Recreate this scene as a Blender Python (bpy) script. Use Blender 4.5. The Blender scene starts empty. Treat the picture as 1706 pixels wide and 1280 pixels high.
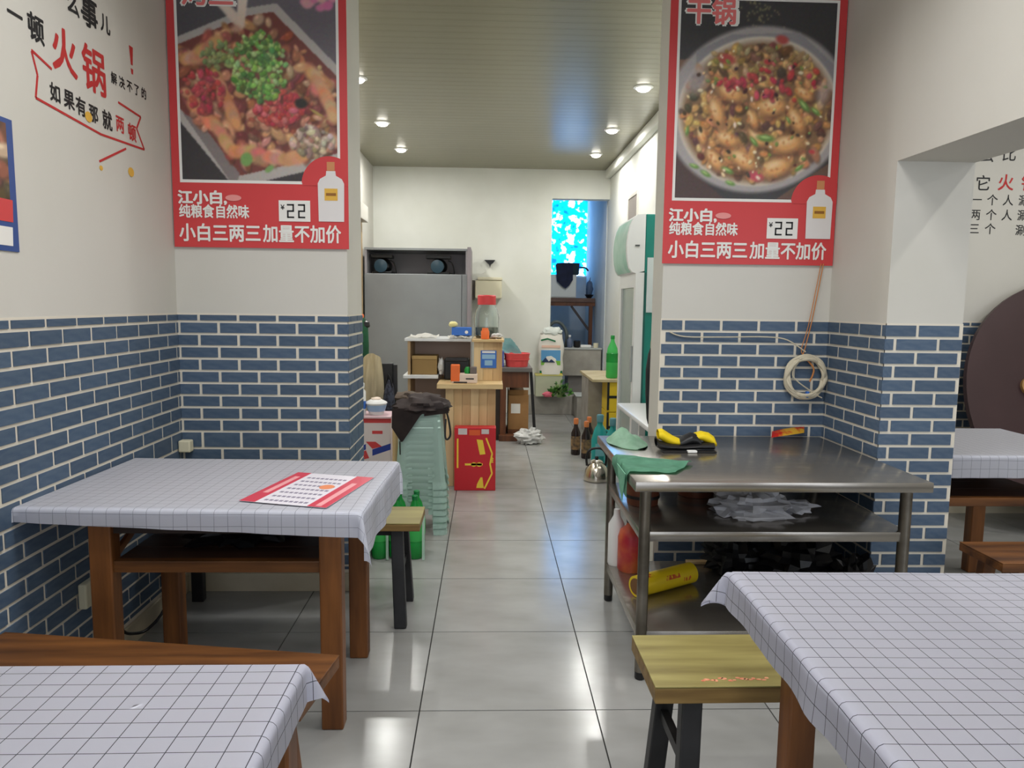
import bpy, bmesh, math, random
import numpy as np
from mathutils import Vector, Matrix, noise

sc = bpy.context.scene
COL = sc.collection
rnd = random.Random(7)
R = math.radians

# ------------------------------------------------------------------ camera
cam_d = bpy.data.cameras.new('camera')
cam = bpy.data.objects.new('camera', cam_d); COL.objects.link(cam)
F_PX, PITCH, YAW, ROLL, EYE = 1216.3, .10918, .033987, .01231, 1.37668
cam_d.sensor_fit = 'HORIZONTAL'; cam_d.sensor_width = 36.0
cam_d.lens = 36.0 * F_PX / 1706.0
cam_d.clip_start = .02
_f = Vector((math.sin(YAW)*math.cos(PITCH), math.cos(YAW)*math.cos(PITCH), -math.sin(PITCH)))
_r = Vector((math.cos(YAW), -math.sin(YAW), 0)); _u = _r.cross(_f)
_r2 = math.cos(ROLL)*_r + math.sin(ROLL)*_u; _u2 = -math.sin(ROLL)*_r + math.cos(ROLL)*_u
cam.matrix_world = Matrix(((_r2.x, _u2.x, -_f.x, 0), (_r2.y, _u2.y, -_f.y, 0), (_r2.z, _u2.z, -_f.z, EYE), (0, 0, 0, 1)))
sc.camera = cam

# ------------------------------------------------------------------ world, lights, exposure
sc.view_settings.view_transform = 'Standard'
sc.view_settings.look = 'None'
sc.view_settings.gamma = 1.0
sc.view_settings.use_curve_mapping = False
sc.view_settings.exposure = -0.42
world = bpy.data.worlds.new('world'); sc.world = world; world.use_nodes = True
world.node_tree.nodes['Background'].inputs[0].default_value = (.80, .88, 1.0, 1)
world.node_tree.nodes['Background'].inputs[1].default_value = 1.0

def area_light(name, loc, rot, sx, sy, power, col, spread=180):
    l = bpy.data.lights.new(name, 'AREA'); l.shape = 'RECTANGLE'; l.size = sx; l.size_y = sy
    l.energy = power; l.color = col; l.spread = R(spread)
    o = bpy.data.objects.new(name, l); o.location = loc; o.rotation_euler = rot; COL.objects.link(o)
    return o
def disc_light(name, loc, power, col, size=.11):
    l = bpy.data.lights.new(name, 'AREA'); l.shape = 'DISK'; l.size = size
    l.energy = power; l.color = col
    o = bpy.data.objects.new(name, l); o.location = loc; COL.objects.link(o)
    return o
DAY = (.86, .92, 1.0)
LED = (1.0, .985, .95)
# daylight through the glazed shop front behind the photographer
area_light('shopfront_daylight', (0.1, -2.9, 1.5), (R(90), 0, 0), 2.8, 2.6, 44, DAY)
area_light('side_room_daylight', (3.5, -2.9, 1.5), (R(90), 0, 0), 2.8, 2.4, 60, DAY)
CEIL = 3.03
BACK_LAMPS = [(-.985, 5.67), (-.99, 7.0), (-.955, 8.16), (1.167, 5.73), (1.16, 7.10), (1.175, 8.24), (-.985, 4.35), (1.167, 4.35)]
FRONT_LAMPS = [(-.55, 2.1), (.75, 2.1), (0, .5), (0, -1.2)]
SIDE_LAMPS = [(2.7, 3.4), (4.2, 3.4), (2.7, 1.4), (4.2, 1.4)]
for x, y in BACK_LAMPS: disc_light('downlight_glow', (x, y, CEIL-.03), 28, LED)
for x, y in FRONT_LAMPS: area_light('panel_lamp', (x, y, CEIL-.03), (0, 0, 0), .6, .6, 20.5, (1., .99, .975), 140)
for x, y in SIDE_LAMPS: disc_light('downlight_glow', (x, y, CEIL-.03), 18, LED)

# ------------------------------------------------------------------ materials
def lin(c):
    out = []
    for v in c:
        v /= 255.0
        out.append(v/12.92 if v <= .04045 else ((v+.055)/1.055)**2.4)
    return tuple(out) + (1,)
MATS = {}
def mat(name, rgb, rough=.55, metal=0., rgb2=None, scale=6., stretch=(1, 1, 1), detail=4., obj_var=0., bump=0., spec=.5, trans=0., alpha=1., emit=None, emit_s=0., ior=1.45, lo=.35, hi=.65, rough2=None):
    if name in MATS: return MATS[name]
    m = bpy.data.materials.new(name); m.use_nodes = True; MATS[name] = m
    nt = m.node_tree; b = nt.nodes['Principled BSDF']; N = nt.nodes.new; L = nt.links.new
    b.inputs['Base Color'].default_value = lin(rgb)
    b.inputs['Roughness'].default_value = rough; b.inputs['Metallic'].default_value = metal
    b.inputs['Specular IOR Level'].default_value = spec; b.inputs['IOR'].default_value = ior
    b.inputs['Transmission Weight'].default_value = trans; b.inputs['Alpha'].default_value = alpha
    if emit: b.inputs['Emission Color'].default_value = lin(emit); b.inputs['Emission Strength'].default_value = emit_s
    out = None
    if rgb2 or bump:
        tc = N('ShaderNodeTexCoord'); mp = N('ShaderNodeMapping'); mp.inputs['Scale'].default_value = stretch
        nz = N('ShaderNodeTexNoise'); nz.inputs['Scale'].default_value = scale; nz.inputs['Detail'].default_value = detail
        L(tc.outputs['Object'], mp.inputs['Vector']); L(mp.outputs['Vector'], nz.inputs['Vector'])
    if rgb2:
        mr = N('ShaderNodeMapRange'); mr.inputs['From Min'].default_value = lo; mr.inputs['From Max'].default_value = hi
        L(nz.outputs['Fac'], mr.inputs['Value'])
        mx = N('ShaderNodeMix'); mx.data_type = 'RGBA'; mx.inputs['A'].default_value = lin(rgb); mx.inputs['B'].default_value = lin(rgb2)
        L(mr.outputs['Result'], mx.inputs['Factor']); out = mx.outputs['Result']
        if rough2 is not None:
            mr2 = N('ShaderNodeMapRange'); mr2.inputs['To Min'].default_value = rough; mr2.inputs['To Max'].default_value = rough2
            L(mr.outputs['Result'], mr2.inputs['Value']); L(mr2.outputs['Result'], b.inputs['Roughness'])
    if obj_var:
        oi = N('ShaderNodeObjectInfo'); mr3 = N('ShaderNodeMapRange'); mr3.inputs['To Min'].default_value = 1-obj_var; mr3.inputs['To Max'].default_value = 1+obj_var
        L(oi.outputs['Random'], mr3.inputs['Value']); hs = N('ShaderNodeHueSaturation'); L(mr3.outputs['Result'], hs.inputs['Value'])
        if out: L(out, hs.inputs['Color'])
        else: hs.inputs['Color'].default_value = lin(rgb)
        out = hs.outputs['Color']
    if out: L(out, b.inputs['Base Color'])
    if bump:
        bp = N('ShaderNodeBump'); bp.inputs['Strength'].default_value = bump; bp.inputs['Distance'].default_value = .01
        L(nz.outputs['Fac'], bp.inputs['Height']); L(bp.outputs['Normal'], b.inputs['Normal'])
    return m

def cloth_mat(name, base, line, cx, cy, w=.0016):
    m = bpy.data.materials.new(name); m.use_nodes = True
    nt = m.node_tree; b = nt.nodes['Principled BSDF']; N = nt.nodes.new; L = nt.links.new
    b.inputs['Roughness'].default_value = .62; b.inputs['Specular IOR Level'].default_value = .3
    uv = N('ShaderNodeUVMap'); sp = N('ShaderNodeSeparateXYZ'); L(uv.outputs['UV'], sp.inputs['Vector'])
    fac = []
    for ax, cell in (('X', cx), ('Y', cy)):
        d = N('ShaderNodeMath'); d.operation = 'DIVIDE'; d.inputs[1].default_value = cell; L(sp.outputs[ax], d.inputs[0])
        p = N('ShaderNodeMath'); p.operation = 'PINGPONG'; p.inputs[1].default_value = .5; L(d.outputs[0], p.inputs[0])
        c = N('ShaderNodeMath'); c.operation = 'LESS_THAN'; c.inputs[1].default_value = w/cell/2; L(p.outputs[0], c.inputs[0]); fac.append(c)
    mx = N('ShaderNodeMath'); mx.operation = 'MAXIMUM'; L(fac[0].outputs[0], mx.inputs[0]); L(fac[1].outputs[0], mx.inputs[1])
    mc = N('ShaderNodeMix'); mc.data_type = 'RGBA'; mc.inputs['A'].default_value = lin(base); mc.inputs['B'].default_value = lin(line)
    L(mx.outputs[0], mc.inputs['Factor']); L(mc.outputs['Result'], b.inputs['Base Color'])
    return m

def vcol_mat(name, rough=.4):
    m = bpy.data.materials.new(name); m.use_nodes = True
    nt = m.node_tree; b = nt.nodes['Principled BSDF']
    a = nt.nodes.new('ShaderNodeVertexColor'); a.layer_name = 'print'
    nt.links.new(a.outputs['Color'], b.inputs['Base Color']); b.inputs['Roughness'].default_value = rough
    return m

WHITE = mat('wall_paint_white', (211, 208, 200), .8, rgb2=(205, 202, 192), scale=1.2)
BACKWALL = mat('wall_paint_back', (232, 233, 226), .8, rgb2=(222, 223, 214), scale=1.5)
GROUT = mat('brick_grout', (226, 218, 202), .85)
BRICK = mat('blue_brick', (70, 90, 114), .55, rgb2=(84, 101, 121), scale=3, obj_var=.10)
CEILM = mat('ceiling_strip', (142, 138, 115), .30, rgb2=(132, 128, 106), scale=1.5, stretch=(.3, 6, 1), obj_var=.02)
TILE = mat('floor_tile', (160, 160, 158), .18, rgb2=(147, 147, 144), scale=2.2, stretch=(.8, 1.6, 1), detail=3, obj_var=.015)
JOINT = mat('floor_joint', (34, 33, 32), .9)
BASEB = mat('baseboard_tile', (206, 196, 172), .4, rgb2=(190, 178, 152), scale=4)
STEEL = mat('brushed_steel', (170, 164, 156), .2, .85, rgb2=(160, 154, 146), scale=4, stretch=(1, 10, 1), rough2=.26)
STEELD = mat('steel_frame', (138, 132, 122), .33, .92, rgb2=(104, 98, 88), scale=8, rough2=.45)
CHROME = mat('kettle_steel', (214, 208, 196), .2, 1.)
CABSTEEL = mat('grey_sheet_metal', (150, 155, 157), .45, .15, rgb2=(136, 139, 142), scale=1.3, rough2=.5)
def wood(name, a, b, axis, rough=.45, sc_=3.2):
    st = [7, 7, 7]; st[axis] = .7
    return mat(name, a, rough, rgb2=b, scale=sc_, stretch=tuple(st), detail=6, lo=.3, hi=.7)
WRX = wood('red_brown_wood_x', (124, 78, 37), (62, 35, 15), 0)
WRY = wood('red_brown_wood_y', (142, 88, 44), (92, 48, 20), 1)
WRZ = wood('red_brown_wood_z', (138, 86, 42), (84, 47, 20), 2)
WDX = wood('dark_shelf_wood', (74, 48, 36), (50, 32, 24), 0)
WYX = wood('yellow_bench_wood', (156, 146, 88), (118, 106, 58), 0, .5, 3.0)
WYE = wood('yellow_bench_edge', (150, 122, 70), (112, 86, 46), 0, .55, 5)
PINE = wood('pine_plank', (222, 194, 146), (198, 164, 116), 2, .5, 2.4)
PINEX = wood('pine_top', (222, 196, 148), (202, 170, 120), 0, .5, 2.4)
BROWNW = wood('old_brown_wood', (112, 66, 38), (78, 44, 26), 2)
BLACKM = mat('black_painted_wood', (42, 42, 44), .5, rgb2=(30, 30, 31), scale=9)
BLACK = mat('black_plastic', (24, 24, 26), .4)
BLACKBAG = mat('black_bin_bag', (15, 15, 17), .42, bump=.4, scale=14)
WHITEP = mat('white_plastic', (232, 232, 230), .4)
WHITEM = mat('white_enamel', (226, 228, 228), .3)
PAPER = mat('white_paper', (236, 234, 228), .6)
RED = mat('poster_red', (208, 66, 68), .42)
REDT = mat('red_paint', (190, 48, 48), .6)
PINKT = mat('pale_red_print', (232, 120, 118), .5)
INK = mat('black_ink', (30, 30, 32), .6)
ORANGE = mat('orange_plastic', (236, 112, 50), .45)
YELLOW = mat('yellow_plastic', (222, 190, 40), .45)
YELLOWT = mat('yellow_print', (240, 206, 64), .5)
GOLD = mat('gold_label', (226, 178, 72), .5)
BLUEP = mat('blue_print', (56, 110, 196), .5)
NAVY = mat('navy_cloth', (34, 40, 66), .85, rgb2=(26, 30, 50), scale=12)
GREENB = mat('green_bottle_plastic', (28, 150, 62), .22, rgb2=(24, 128, 52), scale=8)
GREENL = mat('green_label', (60, 176, 84), .5)
TEAL = mat('teal_plastic', (24, 128, 116), .42)
TEALJ = mat('teal_detergent_plastic', (36, 150, 148), .35)
STOOL = mat('pale_green_plastic', (206, 232, 222), .42)
CLOTHG = mat('green_rag', (126, 188, 158), .9, rgb2=(108, 168, 138), scale=18, bump=.2)
CLOTHL = mat('pale_green_rag', (186, 222, 198), .9, rgb2=(158, 200, 172), scale=18, bump=.2)
JACKET = mat('dark_brown_fabric', (62, 52, 50), .85, rgb2=(48, 40, 40), scale=12)
COAT = mat('cream_fabric', (228, 216, 186), .9, rgb2=(208, 196, 164), scale=9, stretch=(4, 4, .6))
CARD = mat('cardboard', (166, 124, 78), .75, rgb2=(150, 110, 66), scale=6)
CARD2 = mat('olive_cardboard', (150, 122, 76), .75)
REDBOX = mat('red_carton', (196, 34, 44), .45)
CONC = mat('concrete_grey', (168, 164, 156), .8, rgb2=(146, 142, 134), scale=5)
STONE = mat('grey_stone_top', (176, 180, 178), .5)
ANNEX = mat('annex_wall_paint', (206, 212, 214), .75, rgb2=(190, 198, 202), scale=2)
GLASS = mat('clear_glass', (240, 246, 244), .06, trans=1.)
GLASSD = mat('cooler_glass', (150, 164, 158), .12, rgb2=(134, 150, 146), scale=1.5)
LENS = mat('lamp_lens', (255, 255, 255), .4, emit=(255, 250, 238), emit_s=14)
MAROON = mat('maroon_tabletop', (64, 42, 44), .42, rgb2=(54, 34, 36), scale=2)
CREAMP = mat('cream_plastic', (222, 216, 188), .5)
CABLE = mat('cream_cable', (206, 196, 172), .6)
WIREO = mat('orange_wire', (196, 128, 70), .6)
LEAF = mat('leaf_green', (62, 116, 44), .6, rgb2=(96, 150, 60), scale=20)
COPPER = mat('dark_red_wood', (120, 66, 40), .5, rgb2=(86, 44, 28), scale=8)
MINT = mat('mint_print', (146, 196, 176), .45, rgb2=(186, 214, 202), scale=5)
PINKP = mat('pink_plastic', (226, 110, 130), .5)
REDTUB = mat('red_tub_plastic', (226, 84, 84), .45)
TEALBAG = mat('teal_bag_film', (160, 214, 216), .4, rgb2=(184, 226, 226), scale=10)
CLINGP = mat('cling_film_box_yellow', (226, 196, 30), .4)
GREYC = mat('grey_bag_film', (196, 196, 200), .5, rgb2=(176, 176, 182), scale=14, bump=.3)
BAGW = mat('white_bag_film', (222, 222, 220), .45, rgb2=(200, 200, 198), scale=16, bump=.4)

# ------------------------------------------------------------------ builders
ORG = {}
def org(o): return ORG.get(o.name, Vector((0, 0, 0)))
class MB:
    def __init__(s): s.bm = bmesh.new(); s.M = Matrix.Identity(4); s.uv = None
    def v(s, p): return s.bm.verts.new(s.M @ Vector(p))
    def face(s, vs):
        try: return s.bm.faces.new(vs)
        except ValueError: return None
    def box(s, a, b, bev=0., seg=2):
        x0, y0, z0 = a; x1, y1, z1 = b
        vs = [s.v(p) for p in ((x0,y0,z0),(x1,y0,z0),(x1,y1,z0),(x0,y1,z0),(x0,y0,z1),(x1,y0,z1),(x1,y1,z1),(x0,y1,z1))]
        fs = [s.face([vs[i] for i in q]) for q in ((3,2,1,0),(4,5,6,7),(0,1,5,4),(1,2,6,5),(2,3,7,6),(3,0,4,7))]
        if bev:
            es = {e for f in fs for e in f.edges}
            bmesh.ops.bevel(s.bm, geom=list(es), offset=bev, segments=seg, affect='EDGES', profile=.5)
        return s
    def bar(s, p0, p1, w, h, up=(0, 0, 1), bev=0.):
        p0 = Vector(p0); p1 = Vector(p1); d = (p1-p0); l = d.length; z = d.normalized()
        u = Vector(up)
        if abs(z.dot(u)) > .98: u = Vector((0, 1, 0))
        x = u.cross(z).normalized(); y = z.cross(x)
        old = s.M; s.M = old @ Matrix(((x.x,y.x,z.x,p0.x),(x.y,y.y,z.y,p0.y),(x.z,y.z,z.z,p0.z),(0,0,0,1)))
        s.box((-w/2,-h/2,0), (w/2,h/2,l), bev); s.M = old; return s
    def lathe(s, prof, c=(0, 0, 0), n=20, sy=1., cap=True):
        c = Vector(c); rings = []
        for r, z in prof:
            rings.append([s.v(c+Vector((r*math.cos(2*math.pi*i/n), sy*r*math.sin(2*math.pi*i/n), z))) for i in range(n)])
        for a, b in zip(rings, rings[1:]):
            for i in range(n): s.face([a[i], a[(i+1)%n], b[(i+1)%n], b[i]])
        if cap: s.face(list(reversed(rings[0]))); s.face(rings[-1])
        return s
    def cyl(s, p0, p1, r0, r1=None, n=14):
        return s.tube([p0, p1], [r0, r0 if r1 is None else r1], n)
    def tube(s, pts, r, n=8, closed=False):
        pts = [Vector(p) for p in pts]; k = len(pts)
        if 3 <= k <= 12 and not closed and not isinstance(r, (list, tuple)):     # round off the corners of a cable
            q = []
            for i in range(k-1):
                a, b_, c_, d_ = pts[max(i-1, 0)], pts[i], pts[i+1], pts[min(i+2, k-1)]
                for s_ in range(5):
                    t = s_/5; q.append(.5*((2*b_)+(c_-a)*t+(2*a-5*b_+4*c_-d_)*t*t+(3*b_-a-3*c_+d_)*t**3))
            pts = q+[pts[-1]]; k = len(pts)
        rr = r if isinstance(r, (list, tuple)) else [r]*k
        rings = []; u = None
        for i, p in enumerate(pts):
            if closed: d = pts[(i+1) % k]-pts[i-1]
            else: d = pts[min(i+1, k-1)]-pts[max(i-1, 0)]
            d.normalize()
            if u is None: u = d.orthogonal().normalized()
            u = (u-d*u.dot(d)).normalized(); w = d.cross(u)
            rings.append([s.v(p+rr[i]*(math.cos(2*math.pi*j/n)*u+math.sin(2*math.pi*j/n)*w)) for j in range(n)])
        pr = list(zip(rings, rings[1:]))+([(rings[-1], rings[0])] if closed else [])
        for a, b in pr:
            for j in range(n): s.face([a[j], a[(j+1)%n], b[(j+1)%n], b[j]])
        if not closed: s.face(list(reversed(rings[0]))); s.face(rings[-1])
        return s
    def prism(s, poly, fn, t):
        """poly in 2D; fn(u, v, d) maps to 3D; extruded d from 0 to t"""
        a = [s.v(fn(u, v, 0)) for u, v in poly]; b = [s.v(fn(u, v, t)) for u, v in poly]
        s.face(list(reversed(a))); s.face(b); n = len(poly)
        for i in range(n): s.face([a[i], a[(i+1)%n], b[(i+1)%n], b[i]])
        return s
    def grid(s, fn, nu, nv, thick=0., uvf=None):
        vs = [[s.v(fn(i/nu, j/nv)) for j in range(nv+1)] for i in range(nu+1)]
        fs = []
        uvl = s.bm.loops.layers.uv.verify() if uvf else None
        for i in range(nu):
            for j in range(nv):
                f = s.face([vs[i][j], vs[i+1][j], vs[i+1][j+1], vs[i][j+1]])
                if f is None: continue
                fs.append(f)
                if uvf:
                    for lp, (a, b) in zip(f.loops, ((i,j),(i+1,j),(i+1,j+1),(i,j+1))): lp[uvl].uv = uvf(a/nu, b/nv)
        if thick: bmesh.ops.solidify(s.bm, geom=fs, thickness=thick)
        return s
    def blob(s, c, r, amp=.2, freq=6., seed=0, nu=18, nv=12, flat=None, sharp=False):
        c = Vector(c); rows = []
        for j in range(nv+1):
            th = math.pi*j/nv; row = []
            for i in range(nu):
                ph = 2*math.pi*i/nu
                d = Vector((math.sin(th)*math.cos(ph), math.sin(th)*math.sin(ph), math.cos(th)))
                k = noise.noise(d*freq*.35+Vector((seed*3.1, 0, 0)))
                if sharp: k = abs(k)*2-.4
                q = Vector((d.x*r[0], d.y*r[1], d.z*r[2]))*(1+amp*k)
                if flat is not None and q.z < flat: q.z = flat
                row.append(q+c)
            rows.append(row)
        V = [[s.v(p) for p in row] for row in rows[1:-1]]
        top = s.v(rows[0][0]); bot = s.v(rows[-1][0])
        for a, b in zip(V, V[1:]):
            for i in range(nu): s.face([a[i], b[i], b[(i+1)%nu], a[(i+1)%nu]])
        for i in range(nu): s.face([top, V[0][i], V[0][(i+1)%nu]]); s.face([bot, V[-1][(i+1)%nu], V[-1][i]])
        return s
    def build(s, name, m, parent=None, smooth=False, kind=None, label=None, at=None, angle=40, recalc=True):
        if recalc: bmesh.ops.recalc_face_normals(s.bm, faces=s.bm.faces)
        o0 = org(parent) if parent else Vector(at) if at is not None else Vector((0, 0, 0))
        if at is None and parent is None and len(s.bm.verts):
            xs = [v.co for v in s.bm.verts]
            o0 = Vector((sum(p.x for p in xs)/len(xs), sum(p.y for p in xs)/len(xs), min(p.z for p in xs)))
        for v in s.bm.verts: v.co -= o0
        me = bpy.data.meshes.new(name); s.bm.to_mesh(me); s.bm.free()
        me.materials.append(m)
        if smooth:
            me.polygons.foreach_set('use_smooth', [True]*len(me.polygons)); me.set_sharp_from_angle(angle=R(angle))
        o = bpy.data.objects.new(name, me); COL.objects.link(o)
        if parent: o.parent = parent; ORG[o.name] = o0
        else: o.location = o0; ORG[o.name] = o0
        if kind: o['kind'] = kind
        if label: o['label'] = label
        return o
def tag(o, label, cat, group=None):
    o['label'] = label; o['category'] = cat
    if group: o['group'] = group
    return o
def thing(name, label, cat, loc, group=None):
    o = bpy.data.objects.new(name, None); COL.objects.link(o); o.location = loc; o.empty_display_size = .05
    ORG[o.name] = Vector(loc); return tag(o, label, cat, group)
def kids(o): return [c for c in bpy.data.objects if c.parent == o]
def dup(root, loc, label=None, rz=0, scale=None):
    r = root.copy(); COL.objects.link(r); r.location = loc; r.rotation_euler = (0, 0, rz)
    if scale: r.scale = scale
    if label: r['label'] = label
    for ch in kids(root):
        c = ch.copy(); COL.objects.link(c); c.parent = r
        for g in kids(ch):
            d = g.copy(); COL.objects.link(d); d.parent = c
    return r
FRONT = Matrix(((1,0,0),(0,0,-1),(0,1,0)))       # text on a wall that faces -Y
LEFTW = Matrix(((0,0,1),(1,0,0),(0,1,0)))        # text on a wall that faces +X
TOP = Matrix.Identity(3)
def text(body, size, loc, rot, m, parent, name='lettering', bold=0., width=None, rz=0., shear=0., align='LEFT'):
    c = bpy.data.curves.new('t', 'FONT'); c.body = body; c.size = size; c.shear = shear; c.align_x = align
    c.resolution_u = 3
    o = bpy.data.objects.new('t', c); COL.objects.link(o); bpy.context.view_layer.update()
    me = bpy.data.meshes.new_from_object(o.evaluated_get(bpy.context.evaluated_depsgraph_get()))
    bpy.data.objects.remove(o); bpy.data.curves.remove(c)
    me.name = name; me.materials.clear(); me.materials.append(m)
    k = 1.
    if len(me.vertices):
        xs = [v.co.x for v in me.vertices]
        if width: k = width/max(1e-6, max(xs)-min(xs))
        off = min(xs) if align == 'LEFT' else 0
    else: off = 0
    if bold:
        bm = bmesh.new(); bm.from_mesh(me); src = list(bm.verts)+list(bm.edges)+list(bm.faces)
        for i in range(6):
            d = bmesh.ops.duplicate(bm, geom=src)['geom']; an = i*math.pi/3
            for v in d:
                if isinstance(v, bmesh.types.BMVert): v.co += Vector((math.cos(an)*bold*size, math.sin(an)*bold*size, .00004*(i+1)))
        bm.to_mesh(me); bm.free()
    T = Matrix.Translation(Vector(loc)-org(parent)) @ rot.to_4x4() @ Matrix.Rotation(rz, 4, 'Z') @ Matrix.Diagonal((k, 1, 1, 1)) @ Matrix.Translation((-off, 0, 0))
    me.transform(T)
    ob = bpy.data.objects.new(name, me); COL.objects.link(ob); ob.parent = parent; ORG[ob.name] = org(parent)
    return ob
def fnt(y, x0=0, z0=0): return lambda u, v, d: (x0+u, y-d, z0+v)      # flat print on a -Y facing face
def flat_print(name, polys, m, parent, fn, t=.0008, label=None):
    b = MB()
    for p in polys: b.prism(p, fn, t)
    return b.build(name, m, parent, label=label)
def rect(a, b, c, d): return [(a, b), (c, b), (c, d), (a, d)]
def ell(cx, cy, rx, ry, n=24, a0=0, a1=2*math.pi):
    return [(cx+rx*math.cos(a0+(a1-a0)*i/n), cy+ry*math.sin(a0+(a1-a0)*i/n)) for i in range(n)]

# ================================================================== SETTING
def struct(name, b, m, **k): return b.build(name, m, kind='structure', at=(0, 0, 0), **k)
# floor: joint bed and tiles
floor = struct('floor', MB().box((-1.62, -3.2, -.12), (5.2, 9.4, -.004)), JOINT)
unit = MB().box((0, 0, -.02), (1, 1, 0)); UT = unit.build('tile', TILE, floor); UT.location = (0, 0, 0)
first = True
GX, GY, TS, GAP = -.2204, 2.3495, .6, .0046
for i in range(-3, 9):
    for j in range(-9, 12):
        x0, x1 = GX+i*TS+GAP/2, GX+(i+1)*TS-GAP/2; y0, y1 = GY+j*TS+GAP/2, GY+(j+1)*TS-GAP/2
        x0, x1 = max(x0, -1.42), min(x1, 4.6); y0, y1 = max(y0, -3.0), min(y1, 9.2)
        if x1-x0 < .02 or y1-y0 < .02: continue
        if x0 > 1.6 and (y0 > 4.7 or y0 < .2): continue
        if x0 > 1.6 and y1 > 4.75: y1 = 4.75
        o = UT if first else UT.copy()
        if not first: COL.objects.link(o)
        first = False
        o.parent = floor; o.location = (x0, y0, 0); o.scale = (x1-x0, y1-y0, 1)

# ceiling strips
ceil = struct('ceiling', MB().box((-1.62, -3.2, CEIL+.006), (5.2, 9.4, CEIL+.12)), mat('ceiling_gap', (126, 123, 103), .7))
st0 = MB().box((0, 0, 0), (1, 1, .01)).build('ceiling_panel', CEILM, ceil)
y = 3.4; n = 0
while y < 9.2:
    o = st0 if n == 0 else st0.copy()
    if n: COL.objects.link(o)
    o.parent = ceil; o.location = (-1.42, y+.0012, CEIL); o.scale = (2.92, min(.1, 9.2-y)-.0024, 1); y += .1; n += 1
o = struct('ceiling_front', MB().box((-1.42, -3, CEIL-.004), (4.9, 3.4, CEIL+.005)), WHITE)

# walls
wl = struct('wall_left', MB().box((-1.62, -3.2, 0), (-1.42, 9.4, CEIL)), WHITE)
wpl = struct('wall_pillar_left', MB().box((-1.42, 3.4, 0), (-.645, 3.775, CEIL)), WHITE)
wpr = struct('wall_pillar_right', MB().box((.81, 3.4, 0), (1.62, 3.6, CEIL)), WHITE)
wri = struct('wall_right', MB().box((1.605, 3.0, 0), (1.70, 4.75, CEIL)).box((1.605, 2.9, 0), (1.92, 3.0, CEIL)), WHITE)
wro = struct('wall_right_lintel', MB().box((1.605, -3.2, 1.955), (1.92, 2.9, CEIL)), WHITE)
struct('wall_right_near', MB().box((1.605, -3.2, 0), (1.92, -.6, 1.955)), WHITE)
wrb = struct('wall_back_right', MB().box((1.5, 3.6, 0), (1.605, 12.2, CEIL)), BACKWALL)
wb = struct('wall_back', MB().box((-1.42, 9.2, 0), (.785, 9.36, CEIL)).box((.785, 9.2, 2.68), (1.5, 9.36, CEIL)), BACKWALL)
wrr = struct('wall_side_room', MB().box((1.70, 4.75, 0), (5.2, 4.9, CEIL)), WHITE)
struct('wall_side_room_end', MB().box((4.9, -3.2, 0), (5.2, 4.75, CEIL)), WHITE)
# back annex beyond the doorway
struct('wall_annex', MB().box((.2, 11.2, .2), (.93, 11.35, 3.1)).box((1.5, 11.2, .2), (1.7, 11.35, 3.1)).box((.93, 11.2, .2), (1.5, 11.35, 1.80)).box((.93, 11.2, 2.98), (1.5, 11.35, 3.1))
       .box((.2, 9.36, .2), (.35, 11.2, 3.1)), ANNEX)
struct('wall_annex_right', MB().box((1.49, 9.36, .2), (1.5, 11.2, 3.03)), ANNEX)
struct('floor_annex', MB().box((.2, 9.36, .1), (1.5, 11.3, .22)), CONC)
struct('ceiling_annex', MB().box((.2, 9.36, 3.04), (1.6, 11.3, 3.1)), ANNEX)
struct('trim_1', MB().box((.50, 9.08, 0), (1.5, 9.2, .235), .006), CONC)
struct('trim_2', MB().box((1.43, 3.7, CEIL-.10), (1.5, 9.2, CEIL), .012), BACKWALL)
# blue stained window
w1 = struct('window_1', MB().box((.93, 11.19, 1.79), (.955, 11.25, 2.98)).box((1.49, 11.19, 1.79), (1.5, 11.25, 2.98)).box((.93, 11.19, 1.79), (1.5, 11.25, 1.815)).box((.93, 11.19, 2.965), (1.5, 11.25, 2.98)), WHITEP)
gm = bpy.data.materials.new('blue_film_glass'); gm.use_nodes = True
nt = gm.node_tree; b_ = nt.nodes['Principled BSDF']
tc = nt.nodes.new('ShaderNodeTexCoord'); vz = nt.nodes.new('ShaderNodeTexVoronoi'); vz.inputs['Scale'].default_value = 11
nz = nt.nodes.new('ShaderNodeTexNoise'); nz.inputs['Scale'].default_value = 10; nz.inputs['Detail'].default_value = 2
nt.links.new(tc.outputs['Object'], vz.inputs['Vector']); nt.links.new(tc.outputs['Object'], nz.inputs['Vector'])
rp = nt.nodes.new('ShaderNodeValToRGB'); e = rp.color_ramp.elements
e[0].position = .30; e[0].color = (.0, .03, .28, 1); e[1].position = .66; e[1].color = (.8, .9, .9, 1)
q = rp.color_ramp.elements.new(.43); q.color = (.0, .10, .36, 1); q = rp.color_ramp.elements.new(.53); q.color = (.0, .17, .38, 1); q = rp.color_ramp.elements.new(.57); q.color = (.07, .2, .4, 1)
nt.links.new(nz.outputs['Fac'], rp.inputs['Fac'])
nt.links.new(rp.outputs['Color'], b_.inputs['Emission Color']); b_.inputs['Emission Strength'].default_value = 16.0
b_.inputs['Base Color'].default_value = (.02, .2, .4, 1)
MB().box((.955, 11.22, 1.815), (1.49, 11.23, 2.965)).build('pane', gm, w1, label='blue patterned film glass lit from outside')

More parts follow.
